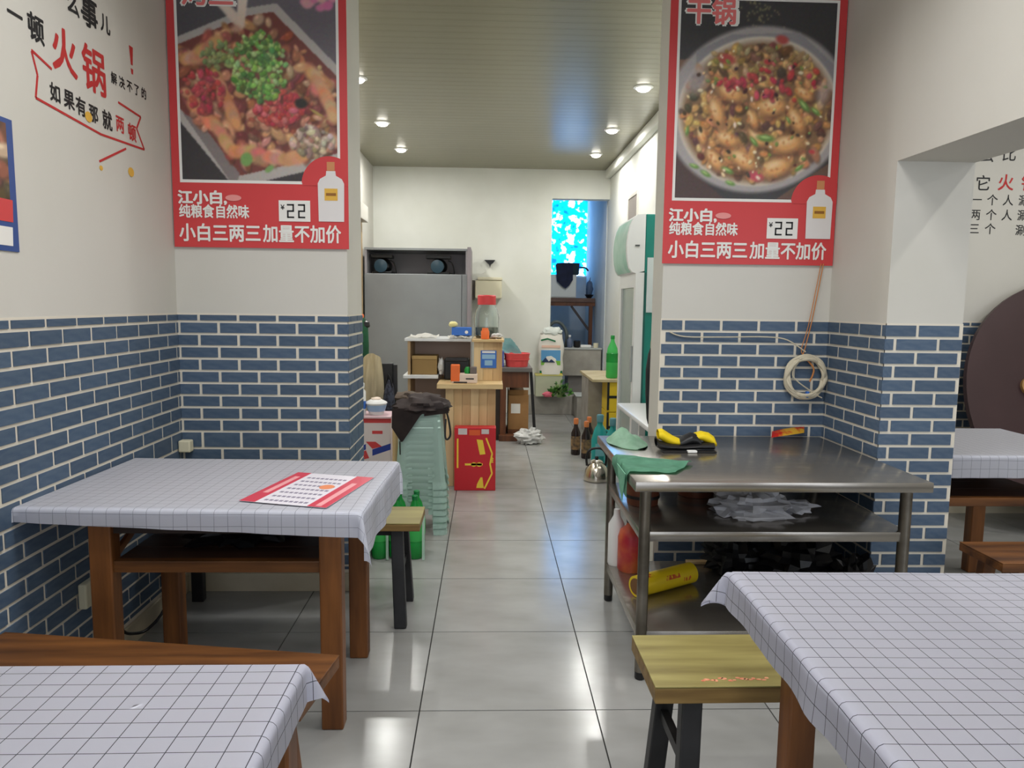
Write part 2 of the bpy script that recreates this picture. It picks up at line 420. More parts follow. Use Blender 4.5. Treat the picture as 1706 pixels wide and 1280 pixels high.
# bricks
def bricks(wall, fn_rot, origin, length, rows_z, phase, w=.178, j=.0135, t=.005):
    """origin: world point at u=0,z=0; fn_rot 3x3: (u, z, out)"""
    me = None
    for r_, (z0, z1) in enumerate(rows_z):
        u = -((phase + (w/2 if r_ % 2 else 0)) % w)
        while u < length:
            a, b = max(u+j/2, 0.001), min(u+w-j/2, length-.001); u += w
            if b-a < .012: continue
            if me is None:
                o = MB().box((0, 0, 0), (1, 1, 1)).build('brick', BRICK, wall); me = o.data
            else:
                o = bpy.data.objects.new('brick', me); COL.objects.link(o); o.parent = wall
            p = Vector(origin)+fn_rot @ Vector((a, z0, -.004))
            q = Matrix.LocRotScale(p, fn_rot.to_quaternion(), Vector((b-a, z1-z0, t+.004+rnd.uniform(-.0008, .0008))))
            o.matrix_local = q
def rows(top, heights, j=.0115, bottom=.095):
    out = []; z = top; k = 0
    while z > bottom:
        h = heights[k] if k < len(heights) else .0566
        z1 = z-h
        if z1 < bottom: z1 = bottom
        if z-z1 > j+.012: out.append((z1+j, z))
        z -= h; k += 1
    return out
RL = rows(1.31, [.036]+[.0566]*9+[.079])
RR = rows(1.31, [.0555]*9)
def grout_slab(wall, a, b): MB().box(a, b).build('grout', GROUT, wall)
grout_slab(wl, (-1.421, 1.2, .09), (-1.4185, 3.4, 1.318))
grout_slab(wpl, (-1.42, 3.3985, .09), (-.6435, 3.401, 1.318)); grout_slab(wpl, (-.6455, 3.3985, .09), (-.6435, 3.776, 1.318))
grout_slab(wpr, (.808, 3.3985, .09), (1.605, 3.401, 1.318))
grout_slab(wri, (1.6035, 2.8985, .09), (1.606, 3.4, 1.318)); grout_slab(wri, (1.6035, 2.8985, .09), (1.9215, 2.901, 1.318))
bricks(wl, LEFTW, (-1.42, 1.2, 0), 2.2, RL, .05)
bricks(wpl, FRONT, (-1.415, 3.4, 0), .772, RL, .085)
bricks(wpl, LEFTW, (-.645, 3.394, 0), .382, RL, .13)
bricks(wpr, FRONT, (.812, 3.4, 0), .79, RR, .075)
RIGHTW = Matrix(((0,0,-1),(-1,0,0),(0,1,0)))
bricks(wri, RIGHTW, (1.605, 3.397, 0), .5, RR, .065)
bricks(wri, FRONT, (1.60, 2.9, 0), .32, RR, .045)
grout_slab(wrr, (2.7, 4.7485, .09), (4.6, 4.751, 1.30))
bricks(wrr, FRONT, (2.72, 4.75, 0), 1.85, rows(1.29, [.03]), .06)
struct('baseboard_left', MB().box((-1.42, 1.2, 0), (-1.408, 3.4, .088), .002), BASEB)
struct('baseboard_pillar_left', MB().box((-1.408, 3.388, 0), (-.633, 3.4, .088), .002).box((-.645, 3.388, 0), (-.633, 3.775, .088)), BASEB)
struct('baseboard_right', MB().box((.81, 3.388, 0), (1.605, 3.4, .088)).box((1.593, 2.888, 0), (1.605, 3.388, .088)).box((1.593, 2.888, 0), (1.92, 2.9, .088)), BASEB)
struct('baseboard_side_room', MB().box((1.70, 4.738, 0), (4.9, 4.75, .10)), BASEB)
# wooden casing of a door opening in the left wall of the back room
d1 = struct('trim_3', MB().box((-1.42, 7.55, .05), (-1.39, 7.66, 2.25)).box((-1.42, 8.12, .05), (-1.39, 8.22, 2.25)).box((-1.42, 7.66, .05), (-1.41, 8.12, 2.25)), wood('tan_casing', (196, 168, 124), (174, 144, 100), 2))
struct('trim_4', MB().box((-1.42, 7.5, 2.25), (-1.33, 8.26, 2.42), .006), WHITE)

# shop front behind the photographer
sf = struct('door_1', MB().box((-1.42, -3.1, 0), (-1.34, -3.0, CEIL)).box((1.52, -3.1, 0), (1.6, -3.0, CEIL)).box((-1.42, -3.1, 2.85), (1.6, -3.0, CEIL)).box((.06, -3.1, 0), (.12, -3.0, 2.85)), STEELD)

# ceiling lamps
LB = None
names_b = ['round white downlight above the left side, nearest the poster', 'round white downlight of the left row, second from the back', 'round white downlight of the left row, nearest the back wall',
           'round white downlight above the cooler, brightest of the right row', 'round white downlight of the right row, second from the back', 'round white downlight of the right row, nearest the back wall',
           'round white downlight hidden above the left pillar poster', 'round white downlight hidden above the right pillar poster']
for k, (x, y) in enumerate(BACK_LAMPS):
    lb = names_b[k]
    if LB is None:
        LB = thing('ceiling_downlight', lb, 'ceiling light', (x, y, CEIL), 'recessed downlights in the strip ceiling')
        MB().lathe([(.052, 0), (.075, 0), (.075, -.006), (.056, -.012), (.052, -.006), (.052, 0)], (x, y, CEIL), 28, cap=False).build('rim', WHITEP, LB, True)
        MB().lathe([(.0535, -.002), (.054, -.012), (.044, -.026), (.024, -.034), (.0001, -.036)], (x, y, CEIL), 28).build('lens', LENS, LB, True)  # dome bulges downward to imitate bloom around the lit lens
    else: dup(LB, (x, y, CEIL), lb)

# ================================================================== WRITING ON THE WALLS
X_ = -1.4192
def wtxt(s, y, z, size, m=INK, bold=.012, sh=.0, rz=0.): text(s, size, (X_, y, z), LEFTW, m, wl, bold=bold, rz=rz, shear=sh)
BR = .03
def wch(ch, y, z, s, m=INK, b=.03): wtxt(ch, y-s*.47, z-s*.37, s, m, b)
wch('一', 2.336, 2.217, .075); wch('顿', 2.438, 2.214, .088)
wch('火', 2.593, 2.195, .155, REDT, .024); wch('锅', 2.776, 2.190, .165, REDT, .024)
for k, ch in enumerate('解决不了的'): wch(ch, 2.915+k*.061, 2.205+.003*k, .046)
for ch, y, z, s in (('如', 2.524, 2.044, .062), ('果', 2.603, 2.044, .066), ('有', 2.675, 2.040, .066), ('那', 2.757, 2.036, .064), ('就', 2.852, 2.036, .072)): wch(ch, y, z, s)
wch('两', 2.948, 2.045, .066, REDT); wch('顿', 3.042, 2.035, .070, REDT)
wch('么', 2.659, 2.375, .080); wch('事', 2.762, 2.385, .115); wch('儿', 2.869, 2.385, .07)
MB().prism([(3.045, 2.37), (3.075, 2.37), (3.068, 2.30), (3.055, 2.30)], lambda u, v, d: (X_+d, u, v), .001).prism([(3.052, 2.285), (3.07, 2.285), (3.068, 2.265), (3.056, 2.265)], lambda u, v, d: (X_+d, u, v), .001).build('lettering', REDT, wl)
fr = MB()
def seg(y0, z0, y1, z1, w=.008): fr.bar((X_, y0, z0), (X_, y1, z1), w, .0016, up=(1, 0, 0))
for a, b in (((2.407, 2.14), (2.51, 2.115)), ((2.407, 2.137), (2.431, 2.073)), ((2.431, 2.073), (2.415, 2.0)), ((2.415, 2.0), (2.80, 1.975)), ((2.80, 1.975), (3.14, 1.99)), ((3.14, 1.99), (3.08, 2.06)), ((3.08, 2.06), (3.12, 2.115)), ((3.12, 2.115), (2.94, 2.125)), ((2.78, 1.875), (2.985, 1.962))):
    seg(*a, *b)
fr.build('painted_frame', REDT, wl)
dots = MB()
for y, z, r in ((2.72, 2.017, .018), (3.017, 1.878, .018), (2.789, 1.853, .009)): dots.prism(ell(y, z, r*1.25, r, 16), lambda u, v, d: (X_+d, u, v), .0014)
dots.build('painted_dot', GOLD, wl)
def rtxt(s, x, z, size, m=INK, bold=.006): text(s, size, (x, 4.7485, z), FRONT, m, wrr, bold=bold)
rtxt('它', 3.16, 2.155, .105); rtxt('火', 3.305, 2.16, .11, REDT, .015); rtxt('锅', 3.46, 2.16, .11, REDT, .015)
for r_, (s, z) in enumerate((('一个人涮', 2.06), ('两个人涮', 1.965), ('三个', 1.875))):
    for k, ch in enumerate(s): rtxt(ch, 3.135+k*.105, z, .075)
rtxt('涮', 3.135+.31, 1.87, .075); rtxt('么', 3.17, 2.335, .10); rtxt('比', 3.32, 2.345, .10)

# ================================================================== POSTERS
def canvas(w, h, c): a = np.zeros((h, w, 3)); a[:] = c; return a
def p_ell(a, cx, cy, rx, ry, ang, col, soft=.25, al=1.):
    h, w, _ = a.shape; m_ = max(rx, ry)*1.3+2
    x0, x1, y0, y1 = int(max(0, cx-m_)), int(min(w, cx+m_+1)), int(max(0, cy-m_)), int(min(h, cy+m_+1))
    if x1 <= x0 or y1 <= y0: return
    Y, X = np.mgrid[y0:y1, x0:x1]; ca, sa = math.cos(ang), math.sin(ang)
    u = ((X-cx)*ca+(Y-cy)*sa)/rx; v = (-(X-cx)*sa+(Y-cy)*ca)/ry; d = np.sqrt(u*u+v*v)
    k = np.clip((1-d)/soft, 0, 1)[..., None]*al
    a[y0:y1, x0:x1] = a[y0:y1, x0:x1]*(1-k)+np.array(col)*k
def p_poly(a, pts, col):
    h, w, _ = a.shape; Y, X = np.mgrid[0:h, 0:w]; ins = np.zeros((h, w), bool); n = len(pts)
    for i in range(n):
        (xa, ya), (xb, yb) = pts[i], pts[(i+1) % n]
        if ya == yb: continue
        c = ((ya > Y) != (yb > Y)) & (X < (xb-xa)*(Y-ya)/(yb-ya)+xa); ins ^= c
    a[ins] = col; return ins
def scatter(a, rr, n, region, size, cols, asp=(1, 2.2), soft=.4):
    for _ in range(n):
        x, y = region(rr); s = rr.uniform(*size); c = cols[int(rr.integers(len(cols)))]
        c = np.clip(np.array(c)+rr.normal(0, 9, 3), 0, 255); k = rr.uniform(*asp)
        # darker lower rim then a lit body, as in a printed food photograph
        an = rr.uniform(0, math.pi)
        p_ell(a, x+s*.25, y+s*.35, s*k, s, an, np.array(c)*.45, .5, .75); p_ell(a, x, y, s*k, s, an, c, soft); p_ell(a, x-s*.25, y-s*.3, s*.4*k, s*.35, an, np.clip(np.array(c)*1.25+22, 0, 255), .8, .7)
def inell(cx, cy, rx, ry):
    def f(rr):
        t = rr.uniform(0, 2*math.pi); q = math.sqrt(rr.uniform(0, 1)); return cx+rx*q*math.cos(t), cy+ry*q*math.sin(t)
    return f
def inpoly(pts):
    xs = [p[0] for p in pts]; ys = [p[1] for p in pts]
    def f(rr):
        while True:
            x, y = rr.uniform(min(xs), max(xs)), rr.uniform(min(ys), max(ys)); ins = False
            for i in range(len(pts)):
                (xa, ya), (xb, yb) = pts[i], pts[(i+1) % len(pts)]
                if (ya > y) != (yb > y) and x < (xb-xa)*(y-ya)/(yb-ya)+xa: ins = not ins
            if ins: return x, y
    return f
def photo_part(a, name, parent, x0, x1, z0, z1, y, m, rot=None, label=None):
    h, w, _ = a.shape
    X, Z = np.meshgrid(np.linspace(x0, x1, w), np.linspace(z1, z0, h)); o = org(parent)
    if rot is None: co = np.stack([X-o.x, np.full_like(X, y-o.y), Z-o.z], -1)
    else: co = rot(X, Z, y)-np.array(o)
    idx = np.arange(w*h).reshape(h, w)
    fc = np.stack([idx[1:, :-1], idx[1:, 1:], idx[:-1, 1:], idx[:-1, :-1]], -1).reshape(-1, 4)
    me = bpy.data.meshes.new(name); me.vertices.add(w*h); me.vertices.foreach_set('co', co.reshape(-1))
    me.loops.add(fc.size); me.loops.foreach_set('vertex_index', fc.reshape(-1)); me.polygons.add(len(fc)); me.polygons.foreach_set('loop_start', np.arange(0, fc.size, 4)); me.update(calc_edges=True)
    c = np.clip(a, 0, 255)/255.; l = np.where(c <= .04045, c/12.92, ((c+.055)/1.055)**2.4)
    at_ = me.color_attributes.new('print', 'FLOAT_COLOR', 'POINT'); at_.data.foreach_set('color', np.concatenate([l, np.ones((h, w, 1))], -1).reshape(-1))
    me.materials.append(m); ob = bpy.data.objects.new(name, me); COL.objects.link(ob); ob.parent = parent; ORG[ob.name] = o
    if label: ob['label'] = label
    return ob
PRINT = vcol_mat('printed_photo')
def haze(a, k):
    # an aged print: softened detail, ink faded towards paper
    p = np.pad(a, ((1, 1), (1, 1), (0, 0)), 'edge'); h, w, _ = a.shape
    a = sum(p[i:i+h, j:j+w] for i in range(3) for j in range(3))/9.*.6+a*.4
    g = a.mean(-1, keepdims=True); a = g+(a-g)*.9
    return a*(1-k/255.)+k*.9
def dish_fish():
    # 1 px = 4 mm; x 0..176 over .70 m, y 0..222 over .885 m (top to bottom)
    W, H = 180, 214; a = canvas(W, H, (92, 84, 92)); rr = np.random.default_rng(3)
    p_poly(a, [(0, 0), (70, 0), (60, 44), (0, 62)], (66, 62, 68))
    p_poly(a, [(0, 150), (40, 170), (66, 214), (0, 214)], (40, 36, 38)); p_poly(a, [(180, 186), (180, 214), (70, 214)], (44, 38, 40))
    for i in range(26): p_ell(a, 138+rr.uniform(0, 42), 6+rr.uniform(-6, 22), 7, 5, 0, (214, 92+rr.uniform(0, 70), 150), .5)
    tray = [(-6, 62), (78, 28), (112, 22), (190, 96), (190, 190), (60, 222), (-4, 146)]
    p_poly(a, tray, (176, 168, 160)); p_poly(a, [(-6, 70), (80, 36), (108, 31), (186, 104), (186, 180), (66, 208), (0, 136)], (112, 44, 36))
    p_poly(a, [(2, 140), (24, 152), (66, 206), (60, 222)], (120, 108, 106))
    food = [(2, 74), (80, 40), (108, 36), (178, 106), (178, 176), (70, 202), (8, 140)]
    scatter(a, rr, 380, inpoly(food), (2.2, 7.5), [(158, 66, 48), (176, 84, 56), (200, 122, 80), (112, 44, 38), (214, 154, 106), (168, 100, 66), (120, 62, 46), (196, 134, 96)])
    for (x0, y0, x1, y1) in ((18, 128, 60, 182), (60, 180, 124, 190), (40, 100, 62, 150), (124, 190, 176, 168), (150, 92, 176, 140), (10, 84, 44, 66)):
        for t in np.linspace(0, 1, 16): p_ell(a, x0+(x1-x0)*t+rr.normal(0, 2), y0+(y1-y0)*t+rr.normal(0, 2), 11, 8, math.atan2(y1-y0, x1-x0), np.array((214, 142, 92))+rr.normal(0, 16, 3), .6)
    scatter(a, rr, 90, inell(150, 170, 24, 16), (2, 4.5), [(150, 120, 96), (196, 168, 140), (216, 186, 150), (120, 90, 70)])
    scatter(a, rr, 130, inell(112, 134, 30, 18), (2, 4), [(206, 54, 58), (186, 40, 50), (226, 96, 92)])
    scatter(a, rr, 60, inell(26, 116, 26, 24), (2, 4), [(198, 60, 64), (178, 46, 54)])
    scatter(a, rr, 60, inell(46, 78, 20, 14), (2, 3.5), [(120, 140, 70), (150, 160, 90)])
    scatter(a, rr, 260, inell(92, 90, 32, 38), (1.8, 3.8), [(108, 170, 62), (140, 196, 86), (86, 146, 52), (168, 208, 116), (70, 120, 46)], (1, 1.5))
    p_ell(a, 138, 128, 9, 7, 0, (28, 26, 22), .4); p_ell(a, 156, 138, 12, 2, .5, (176, 150, 60), .5)
    p_ell(a, 74, 190, 8, 9, .4, (106, 160, 70), .3); p_ell(a, 100, 200, 7, 4, -.6, (110, 160, 76), .4)
    for t in np.linspace(0, 1, 24):
        p_ell(a, 36+36*t, 6+40*t, 12-6*t, 7, .9, (240-20*t, 232-40*t, 218-50*t), .8, .95); p_ell(a, 76-4*t, 2+40*t, 8-3*t, 10, .1, (246-20*t, 238-40*t, 224-50*t), .8, .95)
    p_ell(a, 66, 50, 8, 6, 0, (196, 140, 110), .7)
    return haze(a+rr.normal(0, 5, a.shape), 30)
def dish_pot():
    W, H = 184, 214; a = canvas(W, H, (44, 42, 44)); rr = np.random.default_rng(5)
    p_poly(a, [(0, 64), (30, 60), (10, 110), (0, 120)], (120, 82, 64)); p_poly(a, [(0, 168), (60, 214), (0, 214)], (66, 44, 42)); p_poly(a, [(184, 172), (184, 214), (120, 214)], (96, 66, 52))
    for _ in range(70): p_ell(a, 92+rr.normal(0, 12), rr.uniform(0, 40), 1.6, 1.6, 0, (150, 140, 90), .6, .7)
    p_ell(a, 95, 116, 112, 92, -.12, (166, 158, 156), .05); p_poly(a, [(20, 54), (60, 36), (140, 32), (184, 66), (184, 90), (20, 90)], (140, 136, 140))
    p_ell(a, 95, 118, 97, 82, -.1, (222, 208, 188), .03); p_ell(a, 95, 119, 95, 80, -.1, (134, 94, 58), .1)
    f = inell(94, 120, 88, 74)
    scatter(a, rr, 420, f, (2.5, 6), [(222, 156, 84), (236, 176, 104), (204, 136, 72), (112, 70, 46), (190, 124, 66), (84, 54, 40)])
    p_ell(a, 20, 84, 18, 22, .3, (170, 158, 160), .6, .8); p_ell(a, 172, 96, 12, 20, .2, (196, 176, 172), .7, .7)
    scatter(a, rr, 60, inell(95, 62, 60, 14), (2, 4.5), [(170, 130, 76), (150, 104, 56), (196, 160, 96)])
    for (x, y, s, an) in ((62, 98, 22, .3), (46, 118, 22, 1.2), (112, 112, 24, -.2), (142, 126, 20, 1.), (60, 148, 20, .2), (96, 146, 18, .6), (132, 152, 26, -.15), (80, 170, 24, .5), (46, 170, 20, .9), (120, 178, 26, -.3), (30, 144, 14, 1.4), (150, 98, 14, .4), (90, 126, 14, 1.2)):
        p_ell(a, x+2, y+4, s, s*.55, an, (94, 52, 34), .5, .85); p_ell(a, x, y, s, s*.5, an, (240, 166, 88), .6); p_ell(a, x-3, y-3, s*.6, s*.25, an, (252, 212, 150), .8, .9)
        for _ in range(6): p_ell(a, x+rr.normal(0, s*.4), y+rr.normal(0, s*.25), 3, 2, rr.uniform(0, 3), (206, 112, 52), .7, .7)
    scatter(a, rr, 34, inell(120, 84, 50, 22), (2, 4.5), [(206, 44, 56), (190, 36, 50), (226, 78, 84)], (1, 1.8))
    scatter(a, rr, 14, inell(60, 88, 12, 6), (2, 4), [(206, 56, 66)])
    for (x, y, r, c) in ((104, 64, 6, (206, 46, 50)), (56, 62, 12, (196, 60, 56)), (120, 40, 10, (190, 60, 54)), (96, 188, 12, (206, 60, 80)), (162, 160, 5, (206, 50, 56))): p_ell(a, x, y, r, r*.6, .2, c, .5)
    for (x, y, r, an) in ((150, 110, 12, .8), (164, 116, 9, .6), (106, 146, 14, .1), (92, 150, 9, .8), (12, 140, 7, 1.7), (62, 182, 10, .4), (66, 196, 8, .3), (22, 178, 8, .3), (148, 178, 8, -.6), (132, 126, 6, 1.), (36, 186, 9, .5)):
        p_ell(a, x, y, r, r*.38, an, (92, 140, 52), .5); p_ell(a, x-1, y-1, r*.6, r*.16, an, (170, 206, 110), .6)
    scatter(a, rr, 90, f, (1.2, 2.4), [(240, 206, 150), (250, 226, 180), (120, 150, 60), (60, 36, 28)], (1, 2))
    return haze(a+rr.normal(0, 5, a.shape), 28)
def poster(x0, x1, z0, z1, y, label, art, title, tx):
    p = thing('advert_poster', label, 'poster', ((x0+x1)/2, y, z0), 'red food posters on the pillars')
    MB().box((x0, y-.003, z0), (x1, y, z1)).build('sheet', RED, p)
    s = (x1-x0)/.79; f = y-.003; U = lambda u: x0+u*s
    flat_print('white_frame', [rect(U(.035), z0+.285, U(.755), z1-.018)], PAPER, p, fnt(f))
    photo_part(art, 'dish_photo', p, U(.047), U(.743), z0+.298, z1-.03, f-.0012, PRINT, label='printed food photograph')
    flat_print('corner_bump', [[(U(.585), z0+.28)]+ell(U(.705), z0+.285, .125*s, .125, 20, math.pi*.97, math.pi*.30)+[(U(.79), z0+.375), (U(.79), z0+.28)]], RED, p, fnt(f-.0014))
    g = f-.0024
    # bottle
    flat_print('bottle_print', [[(U(.655), z0+.122), (U(.77), z0+.122), (U(.772), z0+.29), (U(.762), z0+.31), (U(.735), z0+.325), (U(.733), z0+.345), (U(.692), z0+.345), (U(.69), z0+.325), (U(.663), z0+.31), (U(.653), z0+.29)]], mat('bottle_white', (226, 222, 220), .5), p, fnt(g))
    flat_print('bottle_cap', [rect(U(.695), z0+.346, U(.73), z0+.385)], mat('cap_tan', (206, 140, 92), .5), p, fnt(g))
    flat_print('bottle_label', [rect(U(.683), z0+.215, U(.742), z0+.268)], GOLD, p, fnt(g-.001)); flat_print('bottle_label', [rect(U(.69), z0+.236, U(.735), z0+.248)], mat('label_brown', (150, 100, 40), .5), p, fnt(g-.002))
    # price tag: 22 in seven-segment strokes
    flat_print('price_tag', [rect(U(.475), z0+.12, U(.617), z0+.213)], PAPER, p, fnt(g))
    d = []
    for ox in (.512, .562):
        w_, h_, t_ = .032, .062, .007; bx, bz = ox, z0+.135
        for a_, b_, c_, e_ in ((0, h_-t_, w_, h_), (w_-t_, h_/2, w_, h_), (0, h_/2-t_/2, w_, h_/2+t_/2), (0, 0, t_, h_/2), (0, 0, w_, t_)): d.append(rect(U(bx+a_), bz+b_, U(bx+c_), bz+e_))
    flat_print('price_digits', d, INK, p, fnt(g-.001))
    text('¥', .03, (U(.484), g-.0012, z0+.172), FRONT, INK, p, bold=.02)
    T = lambda b_, sz, u, v, w_, bo=.03, m=PAPER: text(b_, sz, (U(u), g-.0004, z0+v), FRONT, m, p, bold=bo, width=w_*s)
    T('小白三两三', .083, .026, .034, .362, .028); T('加量不加价', .083, .402, .034, .352, .024)
    T('纯粮食', .062, .028, .136, .155); T('自然味', .062, .195, .136, .145)
    T('江小白,', .062, .025, .197, .215, .045)
    flat_print('badge', [ell(U(.272), z0+.22, .036*s, .014, 20)], mat('badge_pink', (232, 150, 146), .5), p, fnt(g)); T('酿造', .022, .25, .212, .044, .02, RED)
    text(title, .115, (U(tx)-.004, g-.0002, z1-.125), FRONT, PAPER, p, bold=.075, width=.23); text(title, .115, (U(tx), g-.0012, z1-.123), FRONT, PINKT, p, bold=.03, width=.215)
    return p
poster(-1.415, -.634, 1.615, 2.79, 3.393, 'red poster of grilled fish in a tray under green scallions', dish_fish(), '烤鱼', .075)
poster(.802, 1.602, 1.572, 2.765, 3.393, 'red poster of a round pot of dry fried shrimp', dish_pot(), '干锅', .075)
# blue advert on the left wall
bp = thing('wall_advert', 'blue edged advert sheet on the left wall, cut by the picture edge', 'poster', (-1.419, 2.05, 1.514))
fnL = lambda x: (lambda u, v, d: (x+d, u, v))
flat_print('sheet', [rect(1.78, 1.514, 2.285, 1.90)], mat('advert_blue', (44, 76, 140), .4), bp, fnL(-1.4185), .002)
a = canvas(60, 44, (110, 70, 52)); rr_ = np.random.default_rng(9); scatter(a, rr_, 160, lambda r: (r.uniform(0, 60), r.uniform(0, 44)), (2, 6), [(150, 90, 60), (90, 60, 46), (176, 120, 80), (70, 80, 60), (196, 170, 140)])
photo_part(a, 'food_print', bp, 1.80, 2.255, 1.66, 1.885, -1.4158, PRINT, rot=lambda X, Z, y: np.stack([np.full_like(X, y), X, Z], -1))
flat_print('red_band', [[(2.13, 1.60), (2.262, 1.60), (2.265, 1.665), (2.15, 1.665)]], RED, bp, fnL(-1.4162))
flat_print('white_panel', [[(1.82, 1.53), (2.255, 1.53), (2.258, 1.585), (1.82, 1.585)]], PAPER, bp, fnL(-1.4162))
flat_print('white_strip', [[(1.80, 1.74), (2.20, 1.655), (2.20, 1.70), (1.80, 1.80)]], mat('advert_grey', (190, 190, 186), .5), bp, fnL(-1.4148))

# ================================================================== FRONT ROOM FURNITURE
CL = cloth_mat('checked_cloth', (219, 220, 233), (70, 72, 86), .040, .037, .0014)
CL1 = cloth_mat('checked_cloth_faint', (232, 234, 244), (158, 160, 174), .040, .037, .0013)
def drape(x0, x1, y0, y1, z, ov, name, label, m, group, rot=0., nx=None, wave=.004, flap=.5, seed=0):
    """ov: dict of functions l, r, f, b giving the overhang along each side (argument 0..1 along the side)"""
    b = MB(); cx, cy = (x0+x1)/2, (y0+y1)/2
    step = .02; HM = .28
    def ease(d):
        r = .012
        if d <= r*1.57: return r*math.sin(d/r), r*(1-math.cos(d/r))
        return r, r+(d-r*1.57)
    MXL, MXR = max(ov['l'](0), ov['l'](1), .001), max(ov['r'](0), ov['r'](1), .001); MXF, MXB = max(ov['f'](0), ov['f'](1), .001), max(ov['b'](0), ov['b'](1), .001)
    NH = 12
    def axis(a0, a1, lo, hi):
        n = max(8, int((a1-a0)/step)); ts = [('lo', k/NH) for k in range(NH, 0, -1)]+[('in', k/n) for k in range(n+1)]+[('hi', k/NH) for k in range(1, NH+1)]
        return ts
    ax, ay = axis(x0, x1, 0, 0), axis(y0, y1, 0, 0)
    uvl = b.bm.loops.layers.uv.verify(); V = {}; UV = {}
    for i, (ka, ta) in enumerate(ax):
        for j, (kb, tb) in enumerate(ay):
            tx = 0 if ka == 'lo' else 1 if ka == 'hi' else ta; ty = 0 if kb == 'lo' else 1 if kb == 'hi' else tb
            dx = 0 if ka == 'in' else ta*(ov['l'](ty) if ka == 'lo' else ov['r'](ty)); dy = 0 if kb == 'in' else tb*(ov['f'](tx) if kb == 'lo' else ov['b'](tx))
            sx = -1 if ka == 'lo' else 1; sy = -1 if kb == 'lo' else 1
            bx, by = x0+tx*(x1-x0), y0+ty*(y1-y0)
            d_ = math.hypot(dx, dy); th = math.atan2(dy, dx) if d_ > 1e-9 else 0; bul = math.sin(2*th) if (dx > 0 and dy > 0) else 0
            e_, dz = ease(d_); out_ = e_+flap*d_*bul
            px = bx+sx*out_*math.cos(th)*(ka != 'in'); py = by+sy*out_*math.sin(th)*(kb != 'in')
            dz *= 1-.22*bul*flap
            w_ = noise.noise(Vector((bx*3+seed, by*3, 0)))
            hang = max(dx, dy)
            if ka != 'in' and kb == 'in': px += sx*hang*.12*(noise.noise(Vector((by*9, seed, 1)))+.15)
            if kb != 'in' and ka == 'in': py += sy*hang*.12*(noise.noise(Vector((bx*9, seed, 2)))+.15)
            pz = z-dz+(wave*.35*(w_+.4) if hang == 0 else 0)
            q = Vector((px-cx, py-cy)); q.rotate(Matrix.Rotation(rot, 2))
            V[i, j] = b.v((q.x+cx, q.y+cy, pz)); UV[i, j] = (bx+sx*dx+w_*wave, by+sy*dy+w_*wave)
    for i in range(len(ax)-1):
        for j in range(len(ay)-1):
            ks = ((i, j), (i+1, j), (i+1, j+1), (i, j+1)); f = b.face([V[k] for k in ks])
            if f:
                for lp, k in zip(f.loops, ks): lp[uvl].uv = UV[k]
    bmesh.ops.solidify(b.bm, geom=list(b.bm.faces), thickness=-.0012)
    o = b.build(name, m, smooth=True, angle=60); return tag(o, label, 'tablecloth', group)
K = lambda a, b=None: (lambda t: a+(b-a)*t) if b is not None else (lambda t: a)

def wood_table(name, label, x0, x1, y0, y1, lx0, lx1, ly0, ly1, h=.748, lw=.07, shelf=True, ld=.06):
    t = thing(name, label, 'table', ((x0+x1)/2, (y0+y1)/2, 0), 'wooden tables under checked cloths')
    MB().box((x0, y0, h-.035), (x1, y1, h), .004).build('table_top', WRX, t)
    for lx in (lx0, lx1):
        for ly in (ly0, ly1): MB().box((lx-lw/2, ly-ld/2, 0), (lx+lw/2, ly+ld/2, h-.035), .005).build('leg', WRZ, t)
    MB().box((lx0+lw/2, ly0-.012, h-.10), (lx1-lw/2, ly0+.012, h-.035)).box((lx0+lw/2, ly1-.012, h-.10), (lx1-lw/2, ly1+.012, h-.035)).box((lx0-.012, ly0+ld/2, h-.10), (lx0+.012, ly1-ld/2, h-.035)).box((lx1-.012, ly0+ld/2, h-.10), (lx1+.012, ly1-ld/2, h-.035)).build('apron', mat('dark_apron_wood', (44, 32, 26), .6), t)
    if shelf:
        MB().box((lx0+lw/2-.002, ly0-.02, h-.225), (lx1-lw/2+.002, ly0+.012, h-.187), .003).build('shelf_rail', WRX, t); MB().box((lx0+lw/2-.002, ly1-.015, h-.225), (lx1-lw/2+.002, ly1+.015, h-.187), .003).build('shelf_rail', WRX, t)
        w_ = (ly1-ly0-.03)/4
        for k in range(4): MB().box((lx0+lw/2, ly0+.014+k*w_, h-.203), (lx1-lw/2, ly0+.014+(k+1)*w_-.004, h-.189)).build('shelf_plank', WDX, t)
        for s_, lx in ((1, lx0), (-1, lx1)): MB().bar((lx, ly0+.05, h-.20), (lx, ly1-.05, h-.06), .012, .025).build('brace', WRY, t)
    return t
t1 = wood_table('dining_table', 'brown wooden table with an open shelf under the menu cloth', -1.365, -.385, 2.19, 2.85, -1.20, -.49, 2.27, 2.75)
drape(-1.40, -.37, 2.165, 2.865, .7525, dict(f=K(.05, .085), b=K(.03), l=K(.05), r=K(.16, .14)), 'tablecloth', 'white checked cloth on the shelf table, red menu lying on it', CL1, 'white checked tablecloths', rot=R(-2), seed=2, flap=.25)
wood_table('dining_table', 'wooden table under the near left cloth, cut by the picture edge', -1.36, -.325, .48, 1.20, -1.28, -.345, .56, 1.15, lw=.055)
drape(-1.365, -.320, .475, 1.208, .7525, dict(f=K(.09), b=K(.085), l=K(.03), r=K(.085, .075)), 'tablecloth', 'white checked cloth on the near left table', CL, 'white checked tablecloths', rot=R(.3), seed=5, flap=.45)
wood_table('dining_table', 'wooden table under the near right cloth, brown leg showing', .585, 1.60, .80, 1.63, .69, 1.50, .93, 1.5, lw=.06)
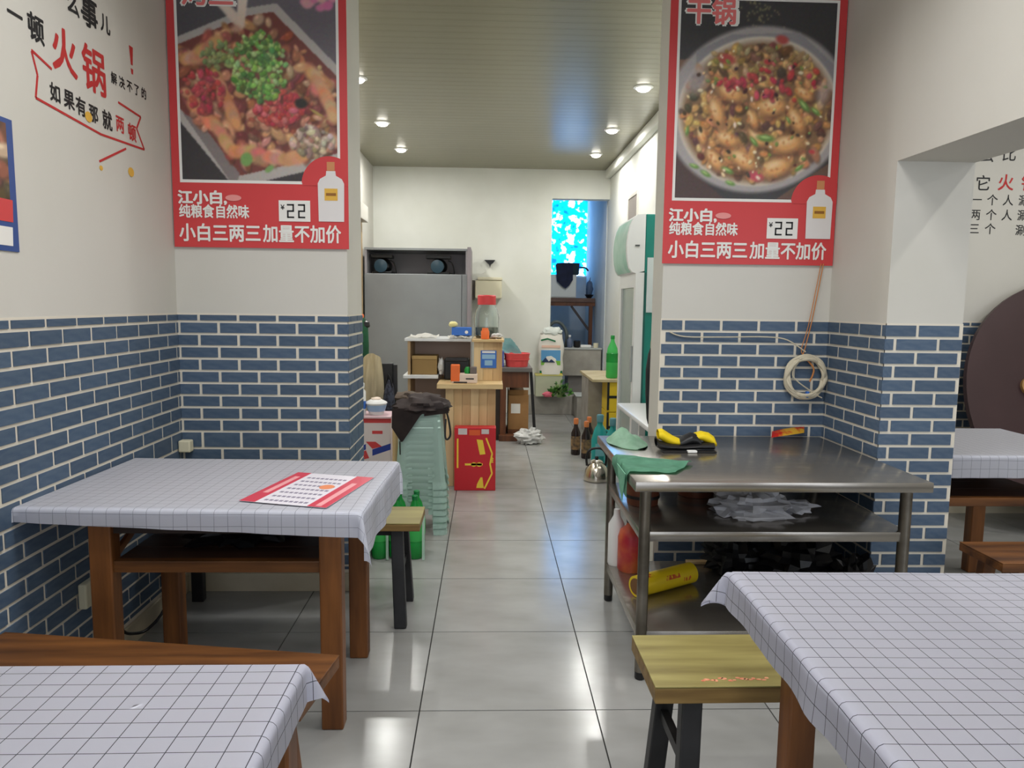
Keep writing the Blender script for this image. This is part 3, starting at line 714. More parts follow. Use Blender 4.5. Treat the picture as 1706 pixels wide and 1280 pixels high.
drape(.578, 1.605, .795, 1.642, .7525, dict(f=K(.09), b=K(.105), l=K(.09, .085), r=K(.09)), 'tablecloth', 'white checked cloth with a corner flap on the near right table', CL, 'white checked tablecloths', rot=R(-.8), seed=9, flap=.55, wave=.009)
wood_table('dining_table', 'wooden table in the side room behind the brick pier', 1.745, 2.70, 3.03, 3.72, 1.82, 2.57, 3.06, 3.66, lw=.07)
drape(1.74, 2.71, 3.025, 3.725, .7525, dict(f=K(.105, .10), b=K(.05), l=K(.03), r=K(.08)), 'tablecloth', 'white checked cloth on the side room table, maroon disc behind it', CL1, 'white checked tablecloths', seed=12)

# menu
mn = thing('menu_sheet', 'red and white laminated menu lying on the checked cloth', 'menu', (-.58, 2.40, .755))
ang = R(12.5); ca, sa = math.cos(ang), math.sin(ang)
def mfn(z):
    return lambda u, v, d: (-.585+u*ca+v*sa*-1, 2.402+u*-sa*.95+v*ca, z+d)
def mfn(z): return lambda u, v, d: (-.585+u*.955+v*.21, 2.402-u*.26+v*.965, z+d)
flat_print('sheet', [rect(-.15, -.20, .15, .20)], mat('menu_white', (226, 222, 230), .35), mn, mfn(.7562), .001)
flat_print('red_band', [rect(-.15, -.2, -.095, .2), rect(.085, -.2, .15, .2)], mat('menu_red', (204, 62, 82), .35), mn, mfn(.7573), .0003)
flat_print('pale_band', [rect(-.13, -.09, -.11, .14), rect(.108, -.19, .128, .10)], mat('menu_pink', (232, 160, 164), .4), mn, mfn(.7577), .0003)
ln = []
for r_ in range(7):
    for c_ in range(9): ln.append(rect(-.078+c_*.0172, -.175+r_*.05, -.078+c_*.0172+.012, -.175+r_*.05+.016))
flat_print('dish_list', ln, mat('menu_ink', (136, 130, 150), .5), mn, mfn(.7573), .0003)['kind'] = 'stuff'
flat_print('dish_picture', [ell(.045, .03, .026, .03, 14)], mat('menu_orange', (226, 140, 96), .5), mn, mfn(.7576), .0003)

# benches
def bench(name, label, cx, cy, L_, W_, h, top_m, edge_m, leg_m, rot=0., cat='bench', group=None, splay=.05, th=.035, inset=.10, printed=False):
    t = thing(name, label, cat, (cx, cy, 0), group); M = Matrix.Translation((cx, cy, 0)) @ Matrix.Rotation(rot, 4, 'Z')
    def mb(): b = MB(); b.M = M; return b
    mb().box((-L_/2, -W_/2, h-.004), (L_/2, W_/2, h), .001).build('seat', top_m, t)
    mb().box((-L_/2, -W_/2, h-th), (L_/2, W_/2, h-.0045), .003).build('seat_edge', edge_m, t)
    for sx in (-1, 1):
        for sy in (-1, 1): mb().bar((sx*(L_/2-inset), sy*(W_/2-.035), h-th), (sx*(L_/2-inset+.02), sy*(W_/2-.035+splay), 0), .042, .052, up=(1, 0, 0), bev=.004).build('leg', leg_m, t)
        mb().bar((sx*(L_/2-inset+.008), -(W_/2-.04+splay*.5), h*.5), (sx*(L_/2-inset+.008), W_/2-.04+splay*.5, h*.5), .022, .03).build('cross_bar', leg_m, t)
    mb().box((-L_/2+inset, -.012, h-th-.055), (L_/2-inset, .012, h-th)).build('rail', leg_m, t)
    if printed:
        b = mb()
        rr = random.Random(4)
        for k in range(16): b.prism(ell(-L_/2+.13+k*.011+rr.uniform(-.003, .003), -W_/2+.035+rr.uniform(-.008, .008), rr.uniform(.004, .009), rr.uniform(.003, .006), 8), lambda u, v, d: (u, v, h+d), .0006)
        b.build('red_print', mat('bench_print', (206, 112, 84), .6, rgb2=(226, 170, 130), scale=60), t)
    return t
bench('wooden_bench', 'yellow plank bench with black legs beside the steel table', .97, 1.845, 1.10, .285, .44, WYX, WYE, BLACKM, R(.5), group='yellow benches', printed=True, th=.045)
bench('wooden_bench', 'yellow plank bench behind the menu table, black legs under it', -.84, 3.14, 1.12, .26, .45, WYX, WYE, BLACKM, 0, group='yellow benches')
bench('wooden_bench', 'red-brown wooden bench between the two left tables', -.885, 1.805, .97, .26, .445, WRX, WRX, WRZ, R(-8.5), group='brown benches', inset=.16)
bench('wooden_bench', 'brown wooden bench in the side room, in front of the table', 2.46, 2.66, 1.12, .25, .45, WRX, WRX, WRZ, 0, group='brown benches', splay=.03)

# steel work table
ST = thing('steel_table', 'stainless steel work table with two shelves by the brick wall', 'table', (1.04, 2.93, 0))
MB().box((.52, 2.48, .728), (1.585, 3.38, .765), .004).build('table_top', STEEL, ST, True)
for x in (.575, 1.535):
    for y in (2.56, 3.28):
        MB().cyl((x, y, .03), (x, y, .73), .021, n=16).build('leg', STEELD, ST, True)
        MB().lathe([(.017, 0), (.020, .005), (.020, .032), (.016, .036)], (x, y, 0), 14).build('foot', BLACK, ST, True)
MB().box((.56, 2.55, .526), (1.55, 3.29, .563), .003).build('middle_shelf', STEEL, ST, True)
MB().box((.56, 2.55, .150), (1.55, 3.29, .187), .003).build('bottom_shelf', STEEL, ST, True)

# rags
def rag(name, label, pts_fn, m, nu=22, nv=18, th=.003):
    o = MB().grid(pts_fn, nu, nv, th).build(name, m, smooth=True, angle=70); return tag(o, label, 'rag', 'rags on the steel table')
def rag1(u, v):
    x = (.475+.215*u)*(1-v)+(.50+.30*u)*v; y = (2.605-.01*u)*(1-v)+(2.93-.17*u)*v; z = .768+.010*(noise.noise(Vector((u*3, v*3, 2)))+.6)+.012*math.exp(-((v-.75)**2)*30)*u
    if x < .517:
        k = (.517-x); z = .766-k*2.2; x = .514-.004*noise.noise(Vector((v*5, 0, 0)))
    return (x, y, z)
rag('green_rag', 'green rag hanging over the left corner of the steel table', rag1, CLOTHG)
tip = MB().prism([(2.60, .764), (2.78, .764), (2.70, .69), (2.67, .645)], lambda u, v, d: (.512+.004*math.sin(u*60)-d, u, v), .003)
def rag2(u, v):
    a = (u-.5)*2; b = (v-.5)*2; r = math.hypot(a, b)
    r2 = min(1, r); return (.625+.085*a*(1-.25*b*b)+.015*b, 3.20+.16*b*(1-.25*a*a)-.04*a, .768+(1-r2*r2)*(.022+.05*abs(noise.noise(Vector((u*2.6, v*2.2, 7)))))+.035*math.exp(-((a+.1)**2+(b-.4)**2)*9))
rag('pale_green_rag', 'pale green crumpled rag at the back left of the steel table', rag2, CLOTHL)
for o in list(bpy.data.objects):
    if o.name == 'green_rag': t_ = tip.build('hanging_corner', CLOTHG, o)

# yellow and black knee brace
KB = thing('padded_brace', 'yellow and black padded brace lying on the steel table', 'brace', (.865, 3.08, .766))
def strip_pad(pts, w0, h, nm, m, y=3.08):
    b = MB(); n = len(pts)
    def f(u, v):
        t = u*(n-1); i = min(int(t), n-2); k = t-i; (xa, za, wa), (xb, zb, wb) = pts[i], pts[i+1]
        x = xa+(xb-xa)*k; z = za+(zb-za)*k; w = wa+(wb-wa)*k; th = 2*math.pi*v
        return (x+.004*math.cos(th), y+.045*math.cos(th), z+w*math.sin(th))
    b.grid(f, (n-1)*4, 12); return b.build(nm, m, KB, True, angle=80)
strip_pad([(.735, .828, .020), (.752, .826, .026), (.775, .812, .026), (.80, .801, .021), (.83, .794, .015)], 0, 0, 'yellow_pad', mat('brace_yellow', (236, 206, 20), .6))
strip_pad([(.895, .820, .012), (.925, .822, .020), (.955, .812, .024), (.978, .798, .022), (.985, .79, .012)], 0, 0, 'yellow_pad', MATS['brace_yellow'])
strip_pad([(.825, .792, .016), (.85, .802, .024), (.875, .812, .026), (.90, .808, .024), (.915, .796, .018)], 0, 0, 'black_pad', BLACK, 3.07)
strip_pad([(.722, .80, .02), (.737, .786, .018), (.77, .781, .014), (.83, .779, .012), (.90, .783, .014), (.97, .784, .016)], 0, 0, 'black_strap', BLACK, 3.055)
MB().box((.735, 2.98, .766), (.965, 3.02, .772), .002).build('strap_tail', BLACK, KB); MB().box((.84, 2.974, .766), (.88, 2.998, .776), .003).build('white_tag', WHITEP, KB)
pk = thing('snack_packet', 'small red and yellow snack packet at the back of the steel table', 'packet', (1.41, 3.33, .766))
def pack(u, v):
    a = (u-.5)*2; b = (v-.5)*2; return (1.412+.085*a+.015*b, 3.335+.035*b+.02*a, .778+.028*(u)*.6+.012*math.sqrt(max(0, (1-a*a)*(1-b*b)))+.018*v)
MB().grid(pack, 14, 8, .003).build('wrapper', mat('packet_film', (226, 50, 44), .35, rgb2=(244, 200, 70), scale=14, lo=.40, hi=.50), pk, True)

# things on the middle shelf
def crumple(name, label, c, r, m, seed, cat='bag', amp=.45, flat=None, group=None, nu=26, nv=16):
    o = MB().blob(c, r, amp, 9, seed, nu, nv, flat, True).build(name, m, smooth=True, angle=25); return tag(o, label, cat, group)
cb = thing('folded_plastic_cloth', 'crumpled white plastic sheet folded on the middle shelf', 'plastic sheet', (1.08, 2.78, .563))
MB().blob((1.05, 2.80, .595), (.14, .11, .062), .5, 10, 3, 28, 16, -.030, True).build('crumpled_sheet', GREYC, cb, True, angle=20)
MB().blob((1.05, 2.715, .575), (.115, .05, .018), .3, 8, 4, 20, 10, -.011, True).build('folded_edge', GREYC, cb, True, angle=20)
MB().blob((1.20, 2.80, .588), (.10, .06, .022), .5, 8, 6, 20, 10, -.02, True).build('loose_end', GREYC, cb, True, angle=20)
def keg(x, y, r, h, label):
    t = thing('wooden_tub', label, 'tub', (x, y, .564), 'wooden tubs on the middle shelf')
    MB().lathe([(r*.9, 0), (r, h*.5), (r*.96, h), (r*.86, h), (r*.84, .01), (.001, .01)], (x, y, .564), 22, cap=False).build('staves', COPPER, t, True)
    for zz in (.25, .75): MB().lathe([(r*.955+.003*zz, h*zz-.006), (r*1.01, h*zz-.006), (r*1.01, h*zz+.006), (r*.955, h*zz+.006)], (x, y, .564), 22, cap=False).build('hoop', BLACK, t)
    return t
keg(.91, 3.08, .085, .13, 'round wooden tub with dark hoops behind the white plastic sheet'); 
keg(.645, 2.93, .07, .14, 'wooden tub at the left end of the middle shelf, under the green rag')
# bottom shelf
cf = thing('cling_film_roll', 'yellow cling film box roll lying on the bottom shelf', 'roll', (.75, 2.9, .187))
p0, p1 = Vector((.615, 2.86, .233)), Vector((.885, 3.02, .233)); d = (p1-p0).normalized()
MB().cyl(p0, p1, .044, n=24).build('tube', CLINGP, cf, True)
MB().tube([p0-d*.001, p0+d*.004], .034, 20).build('cardboard_core', mat('roll_core', (120, 84, 52), .8), cf); 
b = MB()
up = Vector((0, 0, 1)); sd = d.cross(up)
for q0, q1, a0 in ((.13, .21, .3), (.02, .08, 1.0), (.23, .27, -.2)):
    b.grid(lambda u, v: p0+d*(q0+(q1-q0)*u)+.0445*(math.sin(a0+.4*v)*up+math.cos(a0+.4*v)*sd), 6, 4)
b.build('red_lettering_band', mat('roll_red', (196, 80, 40), .5, rgb2=(226, 190, 40), scale=70, stretch=(1, 1, .4), lo=.48, hi=.52), cf, recalc=False)
ex = thing('spray_bottle', 'red bottle with an orange trigger cap on the bottom shelf', 'bottle', (.655, 3.18, .187))
MB().lathe([(.055, 0), (.06, .01), (.06, .15), (.05, .185), (.024, .205), (.02, .22)], (.655, 3.18, .187), 20).build('bottle_body', mat('bottle_red', (176, 40, 56), .35, rgb2=(206, 110, 60), scale=9), ex, True)
MB().lathe([(.023, .22), (.024, .24), (.012, .25)], (.655, 3.18, .187), 12).build('neck_ring', BLACK, ex, True)
MB().box((.625, 3.15, .43), (.675, 3.21, .475), .008).bar((.63, 3.18, .47), (.605, 3.18, .50), .03, .02, bev=.004).build('trigger_cap', ORANGE, ex)
wbt = tag(MB().lathe([(.035, 0), (.038, .01), (.038, .19), (.016, .23), (.014, .26)], (.60, 3.25, .187), 16).build('white_bottle', WHITEP, smooth=True), 'tall white bottle behind the orange trigger cap, bottom shelf', 'bottle')
for k, (c, r, sd_) in enumerate((((1.36, 3.05, .285), (.16, .17, .115), 11), ((1.12, 3.16, .265), (.12, .11, .095), 14), ((1.50, 2.84, .265), (.075, .10, .10), 17))):
    crumple('bin_bag', ('big black bin bag on the bottom shelf near the corner', 'black bin bag in the middle of the bottom shelf', 'shiny black bin bag at the right leg of the steel table')[k], c, r, BLACKBAG, sd_, 'bag', .5, -r[2]*.8, 'black bags on the bottom shelf')
wdg = tag(MB().box((.93, 3.24, .1875), (1.05, 3.27, .202), .003).build('wooden_stick', PINE), 'short pale stick lying at the back of the bottom shelf', 'stick')

# cable ring on the wall
cr = thing('cable_coil', 'coil of cream cable hanging on the brick corner above the steel table', 'cable', (1.50, 3.37, 1.05))
cx_, cz_ = 1.495, 1.052
b = MB()
for k in range(5):
    b.tube([(cx_+(.097-.004*k)*math.cos(2*math.pi*i/40), 3.37+.006*math.sin(i*.9+k)-.004*(k % 3), cz_+(.101-.004*((k*2) % 5))*math.sin(2*math.pi*i/40)) for i in range(40)], .0085, 8, True)
b.build('coil', CABLE, cr, True)
b = MB().tube([(1.475, 3.372, 1.15), (1.49, 3.374, 1.20), (1.52, 3.378, 1.35), (1.556, 3.384, 1.58)], .0025, 6)
b.tube([(1.49, 3.372, 1.15), (1.47, 3.374, 1.18), (1.50, 3.378, 1.30), (1.545, 3.384, 1.58)], .002, 6); b.build('hanging_wire', WIREO, cr, True)
b = MB().tube([(1.49, 3.372, 1.17), (1.40, 3.374, 1.225), (1.30, 3.378, 1.238), (1.10, 3.384, 1.235), (.92, 3.388, 1.235), (.85, 3.388, 1.255)], .003, 6)
b.tube([(1.47, 3.365, 1.14), (1.43, 3.362, 1.06), (1.53, 3.36, .98), (1.575, 3.362, .955)], .003, 6); b.build('loose_wire', CABLE, cr, True)
MB().tube([(1.49, 3.366, 1.14), (1.53, 3.364, 1.09), (1.515, 3.366, 1.03)], .004, 6).build('brown_wire', WIREO, cr, True); MB().box((1.497, 3.355, .955), (1.512, 3.37, .985), .003).build('blue_clip', BLUEP, cr)

# under the left table
crumple('shopping_bag', 'black plastic bag on the shelf under the menu table', (-.83, 2.50, .60), (.17, .14, .055), BLACKBAG, 21, 'bag', .5, -.037)
sk = thing('wall_socket', 'cream socket on the left brick wall with a black cable', 'socket', (-1.40, 2.525, .31))
MB().box((-1.414, 2.485, .30), (-1.385, 2.57, .39), .006).build('plate', CREAMP, sk); MB().box((-1.385, 2.55, .31), (-1.355, 2.59, .345), .005).build('plug', BLACK, sk)
MB().tube([(-1.37, 2.59, .325), (-1.37, 2.64, .22), (-1.375, 2.70, .125), (-1.355, 2.74, .095), (-1.33, 2.80, .085), (-1.29, 2.86, .14), (-1.26, 2.90, .28), (-1.24, 2.92, .42)], .006, 8).build('cord', BLACK, sk, True)
tag(MB().box((-1.413, 3.34, .68), (-1.36, 3.386, .735), .006).build('junction_box', CREAMP), 'small cream junction box in the left brick corner', 'box')

# maroon round tabletop in the side room
dc = thing('round_tabletop', 'big round maroon tabletop leaning behind the side room table', 'tabletop', (3.78, 4.2, .02))
def disc(u, v, d): return (3.78+u, 4.46-d*.95+v*.33, .80+v*.95+d*.33)
MB().prism(ell(0, 0, .78, .80, 64), disc, .035).build('board', MAROON, dc); MB().prism(ell(-.37, .09, .06, .06, 20), lambda u, v, d: disc(u, v, d+.035), .02).build('wooden_knob', mat('knob_tan', (170, 132, 80), .6), dc)

# ================================================================== BACK ROOM
# reception desk of pine boards
DK = thing('pine_desk', 'pine plank desk with a raised shelf unit, red carton before it', 'desk', (-.1, 5.6, 0))
pw = .375/6
for k in range(6): MB().box((-.312+k*pw+.0008, 5.42, .0), (-.312+(k+1)*pw-.0008, 5.436, .745), .002).build('front_plank', mat('pine_plank_%s' % ('light', 'warm', 'dark')[k % 3], ((226, 200, 154), (214, 182, 134), (204, 170, 124))[k % 3], .5, rgb2=((212, 184, 138), (198, 164, 116), (186, 150, 104))[k % 3], scale=2.4, stretch=(7, 7, .7)), DK)
MB().box((-.312, 5.436, 0), (.063, 5.95, .745)).build('carcass', PINE, DK)
MB().box((-.372, 5.36, .748), (.115, 5.98, .785), .003).build('desk_top', PINEX, DK)
for k in range(3): MB().box((-.105+k*.073, 5.60, .786), (-.105+(k+1)*.073-.0015, 5.64, 1.085)).build('upright_plank', MATS['pine_plank_%s' % ('light', 'warm', 'dark')[k % 3]], DK)
MB().box((-.10, 5.64, .786), (.113, 6.0, 1.085)).build('side_cabinet', PINE, DK)
MB().box((-.12, 5.57, 1.0855), (.125, 6.02, 1.105), .003).build('cabinet_top', PINEX, DK)
SH = DK
MB().box((-.635, 5.60, 1.085), (-.125, 6.0, 1.108), .003).build('white_shelf', WHITEM, SH); MB().box((-.645, 5.58, .80), (-.378, 6.0, .826), .003).build('white_shelf', WHITEM, SH)
MB().box((-.612, 5.61, 0), (-.592, 6.0, .80)).build('side_panel', mat('shelf_side', (176, 148, 110), .5), SH); MB().box((-.612, 5.61, .826), (-.592, 6.0, 1.085)).build('side_panel', MATS['shelf_side'], SH)
MB().box((-.592, 5.98, 0), (-.14, 6.0, 1.085)).build('back_panel', mat('shelf_back', (206, 182, 166), .6), SH)
# white papers on the shelf top
for k, (x, y, w, rz_) in enumerate(((-.50, 5.70, .22, .1), (-.22, 5.66, .17, -.12))):
    o = MB().grid(lambda u, v: (x+(u-.5)*w+(v-.5)*.2*rz_, y+(v-.5)*.2, 1.1085+.05*abs(noise.noise(Vector((u*3+k*5, v*3, 1))))+.002), 10, 8, .004).build('paper_sheet', PAPER, smooth=True)
    tag(o, ('white papers on the left end of the brown shelf', 'white papers under the blue tissue box')[k], 'paper', 'papers on the shelf')
tb = thing('tissue_box', 'blue tissue box on the shelf beside the red lidded jar', 'box', (-.20, 5.72, 1.128))
MB().box((-.28, 5.68, 1.128), (-.125, 5.78, 1.192), .004).build('carton', BLUEP, tb); flat_print('white_mark', [ell(-.165, 1.155, .013, .013, 14)], PAPER, tb, fnt(5.68))
tag(MB().blob((-.268, 5.70, 1.214), (.036, .03, .024), .2, 5, 3, 14, 9, -.022).build('yellow_bun', mat('pale_yellow', (226, 216, 150), .6), smooth=True), 'small pale yellow lump on the blue tissue box', 'lump')
# jar
JR = thing('glass_jar', 'large glass jar with a red lid on the pine desk', 'jar', (-.01, 5.80, 1.1065))
MB().lathe([(.08, 0), (.098, .02), (.10, .16), (.088, .22), (.068, .25), (.066, .275), (.062, .275), (.064, .25), (.084, .218), (.095, .16), (.093, .024), (.001, .016)], (-.01, 5.80, 1.1065), 28, cap=False).build('glass_body', GLASS, JR, True)
MB().lathe([(.072, .262), (.073, .33), (.066, .338)], (-.01, 5.80, 1.1065), 28).build('lid', RED, JR, True)
MB().lathe([(.001, .020), (.090, .025), (.092, .085), (.001, .09)], (-.01, 5.80, 1.1065), 20, cap=False).build('contents', mat('jar_contents', (60, 74, 62), .4, rgb2=(150, 150, 140), scale=26), JR, True)
tag(MB().lathe([(.028, 0), (.032, .004), (.032, .06), (.024, .07), (.024, .084), (.002, .086)], (-.02, 5.62, 1.1065), 16).build('orange_can', ORANGE, smooth=True), 'orange tub standing before the glass jar', 'tub')
crumple('plastic_wrap', 'white crumpled film beside the orange tub on the desk', (.07, 5.70, 1.125), (.05, .06, .02), BAGW, 31, 'film', .5, -.0185, nu=16, nv=10)
bx = thing('open_box', 'olive cardboard box on the open shelf', 'box', (-.485, 5.72, .8265))
MB().box((-.583, 5.64, .8265), (-.39, 5.85, .97), .003).build('carton', CARD2, bx); MB().box((-.583, 5.636, .945), (-.39, 5.64, .972)).build('flap', mat('flap_tan', (170, 142, 92), .7), bx)
crumple('plastic_bag', 'white and blue plastic bag beside the olive box', (-.362, 5.68, .885), (.026, .05, .066), BAGW, 33, 'bag', .4, -.058, nu=14, nv=10)
pr = thing('receipt_printer', 'black receipt printer on the desk behind the orange pack', 'printer', (-.235, 5.70, .786))
MB().box((-.335, 5.63, .786), (-.14, 5.80, .95), .012).build('case', BLACK, pr); MB().box((-.325, 5.622, .93), (-.155, 5.66, .958), .006).build('lid', BLACKM, pr)
op = thing('wafer_pack', 'orange and white pack with a green seal lying on the desk top', 'pack', (-.18, 5.44, .786))
MB().box((-.268, 5.40, .786), (-.075, 5.52, .855), .006).build('carton', mat('pack_cream', (226, 206, 190), .5), op)
b = MB().box((-.272, 5.396, .80), (-.205, 5.45, .925), .006); b.build('orange_end', ORANGE, op)
MB().lathe([(.022, 0), (.024, .03), (.012, .05)], (-.15, 5.45, .856), 14).build('green_cap', GREENB, op, True); flat_print('dark_print', [rect(-.25, .789, -.15, .798), rect(-.16, .815, -.10, .825)], INK, op, fnt(5.40)); MB().box((-.13, 5.42, .856), (-.08, 5.5, .905), .005).build('dark_box', mat('dark_grey_print', (110, 100, 96), .5), op)
pc = thing('payment_placard', 'blue payment placard on the front of the raised pine cabinet', 'sign', (.008, 5.598, .88))
MB().box((-.052, 5.593, .885), (.068, 5.599, 1.02), .002).build('plate', BLUEP, pc); flat_print('pale_panel', [rect(-.042, .955, .058, .99), rect(-.022, .905, .038, .945)], mat('placard_pale', (146, 186, 216), .5), pc, fnt(5.593))
flat_print('white_strip', [rect(-.042, 1.0, .058, 1.015)], PAPER, pc, fnt(5.593))
rc = thing('red_carton', 'red drinks carton leaning on the pine desk', 'box', (-.085, 5.33, 0))
MB().box((-.238, 5.29, 0), (.066, 5.40, .472), .004).build('carton', REDBOX, rc)
flat_print('white_patch', [rect(-.21, .42, -.145, .465), rect(-.04, .425, .015, .46)], mat('patch_grey', (206, 196, 196), .5), rc, fnt(5.29))
flat_print('orange_patch', [rect(-.13, .415, -.05, .455)], mat('print_orange', (222, 92, 44), .5), rc, fnt(5.29))
flat_print('yellow_lettering', [[(-.075, .385), (-.03, .38), (-.01, .275), (-.05, .27)], [(-.045, .10), (-.03, .10), (-.02, .02), (-.075, .02), (-.07, .05)], rect(-.16, .19, -.03, .205), ell(-.095, .197, .02, .017, 12), ell(-.055, .197, .02, .017, 12), rect(-.22, .17, -.208, .39)], YELLOWT, rc, fnt(5.29))
b = MB(); pts = [(-.005, .395), (.04, .28), (.025, .20), (.04, .13), (-.015, .015)]
for (xa, za), (xb, zb) in zip(pts, pts[1:]): b.bar((xa, 5.2895, za), (xb, 5.2895, zb), .012, .0014, up=(0, 1, 0))
b.build('yellow_line', YELLOWT, rc)
text('金', .05, (.028, 5.2888, .215), FRONT, YELLOWT, rc, bold=.03, width=.022)

# stack of pale green stools
def stool_bm():
    b = MB(); NP, NH = 48, 26; H = .445
    def per(t, h):
        q = t*4; k = int(q) % 4; f = q-int(q); a = (f-.5)*2
        r = .116+(.152-.116)*(1-h/H)+(.006 if h < .020 else 0)
        aa = max(-1, min(1, a*1.0)); x, y = aa*r, -r
        # rounded corner
        c = max(0, abs(a)-.82)/.18; y += c*c*r*.07; x -= math.copysign(c*c*r*.07, a)
        inner = abs(a) < .60 and .03 < h < .41
        if inner: y += .004 if int(h/.034) % 2 else .010
        for _ in range(k): x, y = -y, x
        return Vector((x, y, h)), a
    V = []
    for i in range(NP):
        V.append([])
        for j in range(NH+1):
            p, a = per(i/NP, H*j/NH); V[-1].append((b.v(p), a, H*j/NH))
    fs = []
    for i in range(NP):
        for j in range(NH):
            q = [V[i][j], V[(i+1) % NP][j], V[(i+1) % NP][j+1], V[i][j+1]]
            am = abs(((i+.5)/NP*4 % 1-.5)*2); hm = H*(j+.5)/NH
            if am < .56 and hm < .16-.10*max(0, am-.3)/.26: continue
            f = b.face([z[0] for z in q]); fs.append(f)
    bmesh.ops.solidify(b.bm, geom=fs, thickness=.003)
    return b
SX, SY = -.392, 4.395
lab = ['lowest pale green plastic stool of the stack']+['pale green plastic stool, number %s from the floor in the stack' % w for w in ('two', 'three', 'four', 'five', 'six', 'seven')]+['topmost pale green plastic stool, under the brown jacket']
s0 = thing('plastic_stool', lab[0], 'stool', (SX, SY, 0), 'stacked pale green stools'); bb = stool_bm(); bb.M = Matrix.Identity(4)
bmesh.ops.translate(bb.bm, verts=bb.bm.verts, vec=(SX, SY, 0)); bb.build('body', STOOL, s0, True, angle=35)
MB().box((SX-.117, SY-.117, .436), (SX+.117, SY+.117, .452), .007).build('seat', STOOL, s0, True)
for k in range(1, 8): dup(s0, (SX+rnd.uniform(-.003, .003), SY+rnd.uniform(-.003, .003), .0395*k), lab[k])
top_s = .0395*7+.452
flatf = fnt(SY-.137)
lbp = MB()
for k in range(9): lbp.prism(rect(-.43+k*.0125, .585, -.43+k*.0125+.009, .600), flatf, .002)
for ch in [o for o in bpy.data.objects if o.type == 'EMPTY' and o.get('label') == lab[7]]:
    o = lbp.build('faint_print', mat('stool_print', (206, 184, 150), .6), ch)
    break
# jacket over the stack
jk = thing('brown_jacket', 'dark brown jacket thrown over the stack of green stools', 'jacket', (SX, SY, top_s))
MB().blob((SX+.0, SY+.0, top_s+.035), (.165, .15, .06), .4, 8, 41, 26, 14, -.033).build('body', JACKET, jk, True)
def flap(u, v):
    x = -.558+.20*u; y = SY-.125-.022*v-.012*math.sin(u*5)*v; top = top_s+.03
    L_ = .20*(1-abs(u-.30)*1.5)*(1 if u < .9 else .7)
    return (x, y-.006, top-v*max(.03, L_))
MB().grid(flap, 18, 10, .008).build('hanging_flap', JACKET, jk, True, angle=70)
MB().grid(lambda u, v: (-.37+.145*u, SY-.128-.004*v, top_s+.03-v*(.045-.02*u)), 8, 4, .008).build('hem', JACKET, jk, True)
MB().blob((-.47, SY+.05, top_s+.075), (.085, .09, .035), .5, 8, 44, 18, 10).build('crumpled_hood', mat('faded_brown_fabric', (92, 80, 70), .9), jk, True)
MB().tube([(-.245, SY-.12, top_s+.03), (-.225, SY-.135, top_s-.04), (-.215, SY-.14, top_s-.12), (-.232, SY-.142, top_s-.15), (-.246, SY-.14, top_s-.13), (-.243, SY-.13, top_s-.03)], .006, 8).build('strap', BLACK, jk, True)
MB().tube([(-.51, SY-.155, top_s-.16), (-.508, SY-.158, top_s-.24)], .004, 6).build('zip_cord', BLACK, jk)

# left corner behind the pillar
ct = thing('goods_carton', 'white carton with red and blue stripes behind the left pillar', 'box', (-.72, 4.62, 0))
MB().box((-.845, 4.55, .36), (-.605, 4.75, .655), .004).build('carton', mat('carton_white', (226, 214, 214), .5), ct)
flat_print('blue_stripe', [[(-.845, .45), (-.76, .49), (-.76, .455), (-.845, .415)], [(-.72, .455), (-.605, .495), (-.605, .455), (-.72, .415)]], mat('stripe_blue', (38, 62, 150), .5), ct, fnt(4.55))
flat_print('red_stripe', [[(-.845, .41), (-.76, .45), (-.74, .40), (-.845, .375)], [(-.76, .505), (-.70, .505), (-.66, .475), (-.72, .46)], rect(-.845, .625, -.60, .66), rect(-.72, .555, -.655, .575)], RED, ct, fnt(4.549))
MB().box((-.85, 4.53, .655), (-.60, 4.78, .667), .002).build('open_flap', mat('flap_pink', (222, 190, 196), .5), ct)
st_ = thing('low_stand', 'dark low stand under the striped carton', 'stand', (-.72, 4.65, 0))
MB().box((-.86, 4.53, .33), (-.59, 4.80, .358), .003).build('top', BROWNW, st_)
for x in (-.845, -.605):
    for y in (4.545, 4.785): MB().box((x-.014, y-.014, 0), (x+.014, y+.014, .33)).build('leg', BROWNW, st_)
bw = thing('instant_bowl', 'white and blue paper bowl on the striped carton', 'bowl', (-.705, 4.63, .668))
MB().lathe([(.045, 0), (.066, .07), (.07, .072), (.066, .08), (.03, .098), (.001, .10)], (-.705, 4.63, .668), 22).build('bowl', WHITEP, bw, True); MB().lathe([(.0535, .022), (.0655, .062), (.0665, .062), (.0545, .022)], (-.705, 4.63, .668), 22, cap=False).build('blue_band', mat('bowl_blue', (150, 180, 212), .5), bw, True)
MB().blob((-.705, 4.63, .766), (.035, .035, .012), .2, 4, 1, 12, 8).build('lid_knob', mat('bowl_peach', (226, 206, 190), .5), bw, True)
wb_ = thing('spray_can', 'tall white can beside the brick pillar edge', 'can', (-.79, 4.60, .668))
MB().lathe([(.022, 0), (.024, .005), (.024, .15), (.012, .165), (.012, .17), (.017, .172), (.017, .20), (.012, .205)], (-.79, 4.60, .668), 16).build('body', WHITEP, wb_, True); MB().lathe([(.0245, .04), (.0245, .09), (.024, .09), (.024, .04)], (-.79, 4.60, .668), 16, cap=False).build('blue_label', BLUEP, wb_, True)
co = thing('cream_coat', 'cream coat draped on a chair back behind the left pillar', 'coat', (-.80, 5.0, .5))
def coat(u, v):
    a = (u-.5)*2; w = .058+.035*math.sin(min(1, v*1.6)*math.pi*.5)-.05*max(0, v-.55)
    return (-.795+a*w-.012*v+.02*(1-v)*.5, 4.99-.05*math.cos(a*1.5)*(1-.3*v)+.012*math.sin(a*9+v*2), 1.035-.44*v-.035*a*a*(1-v))
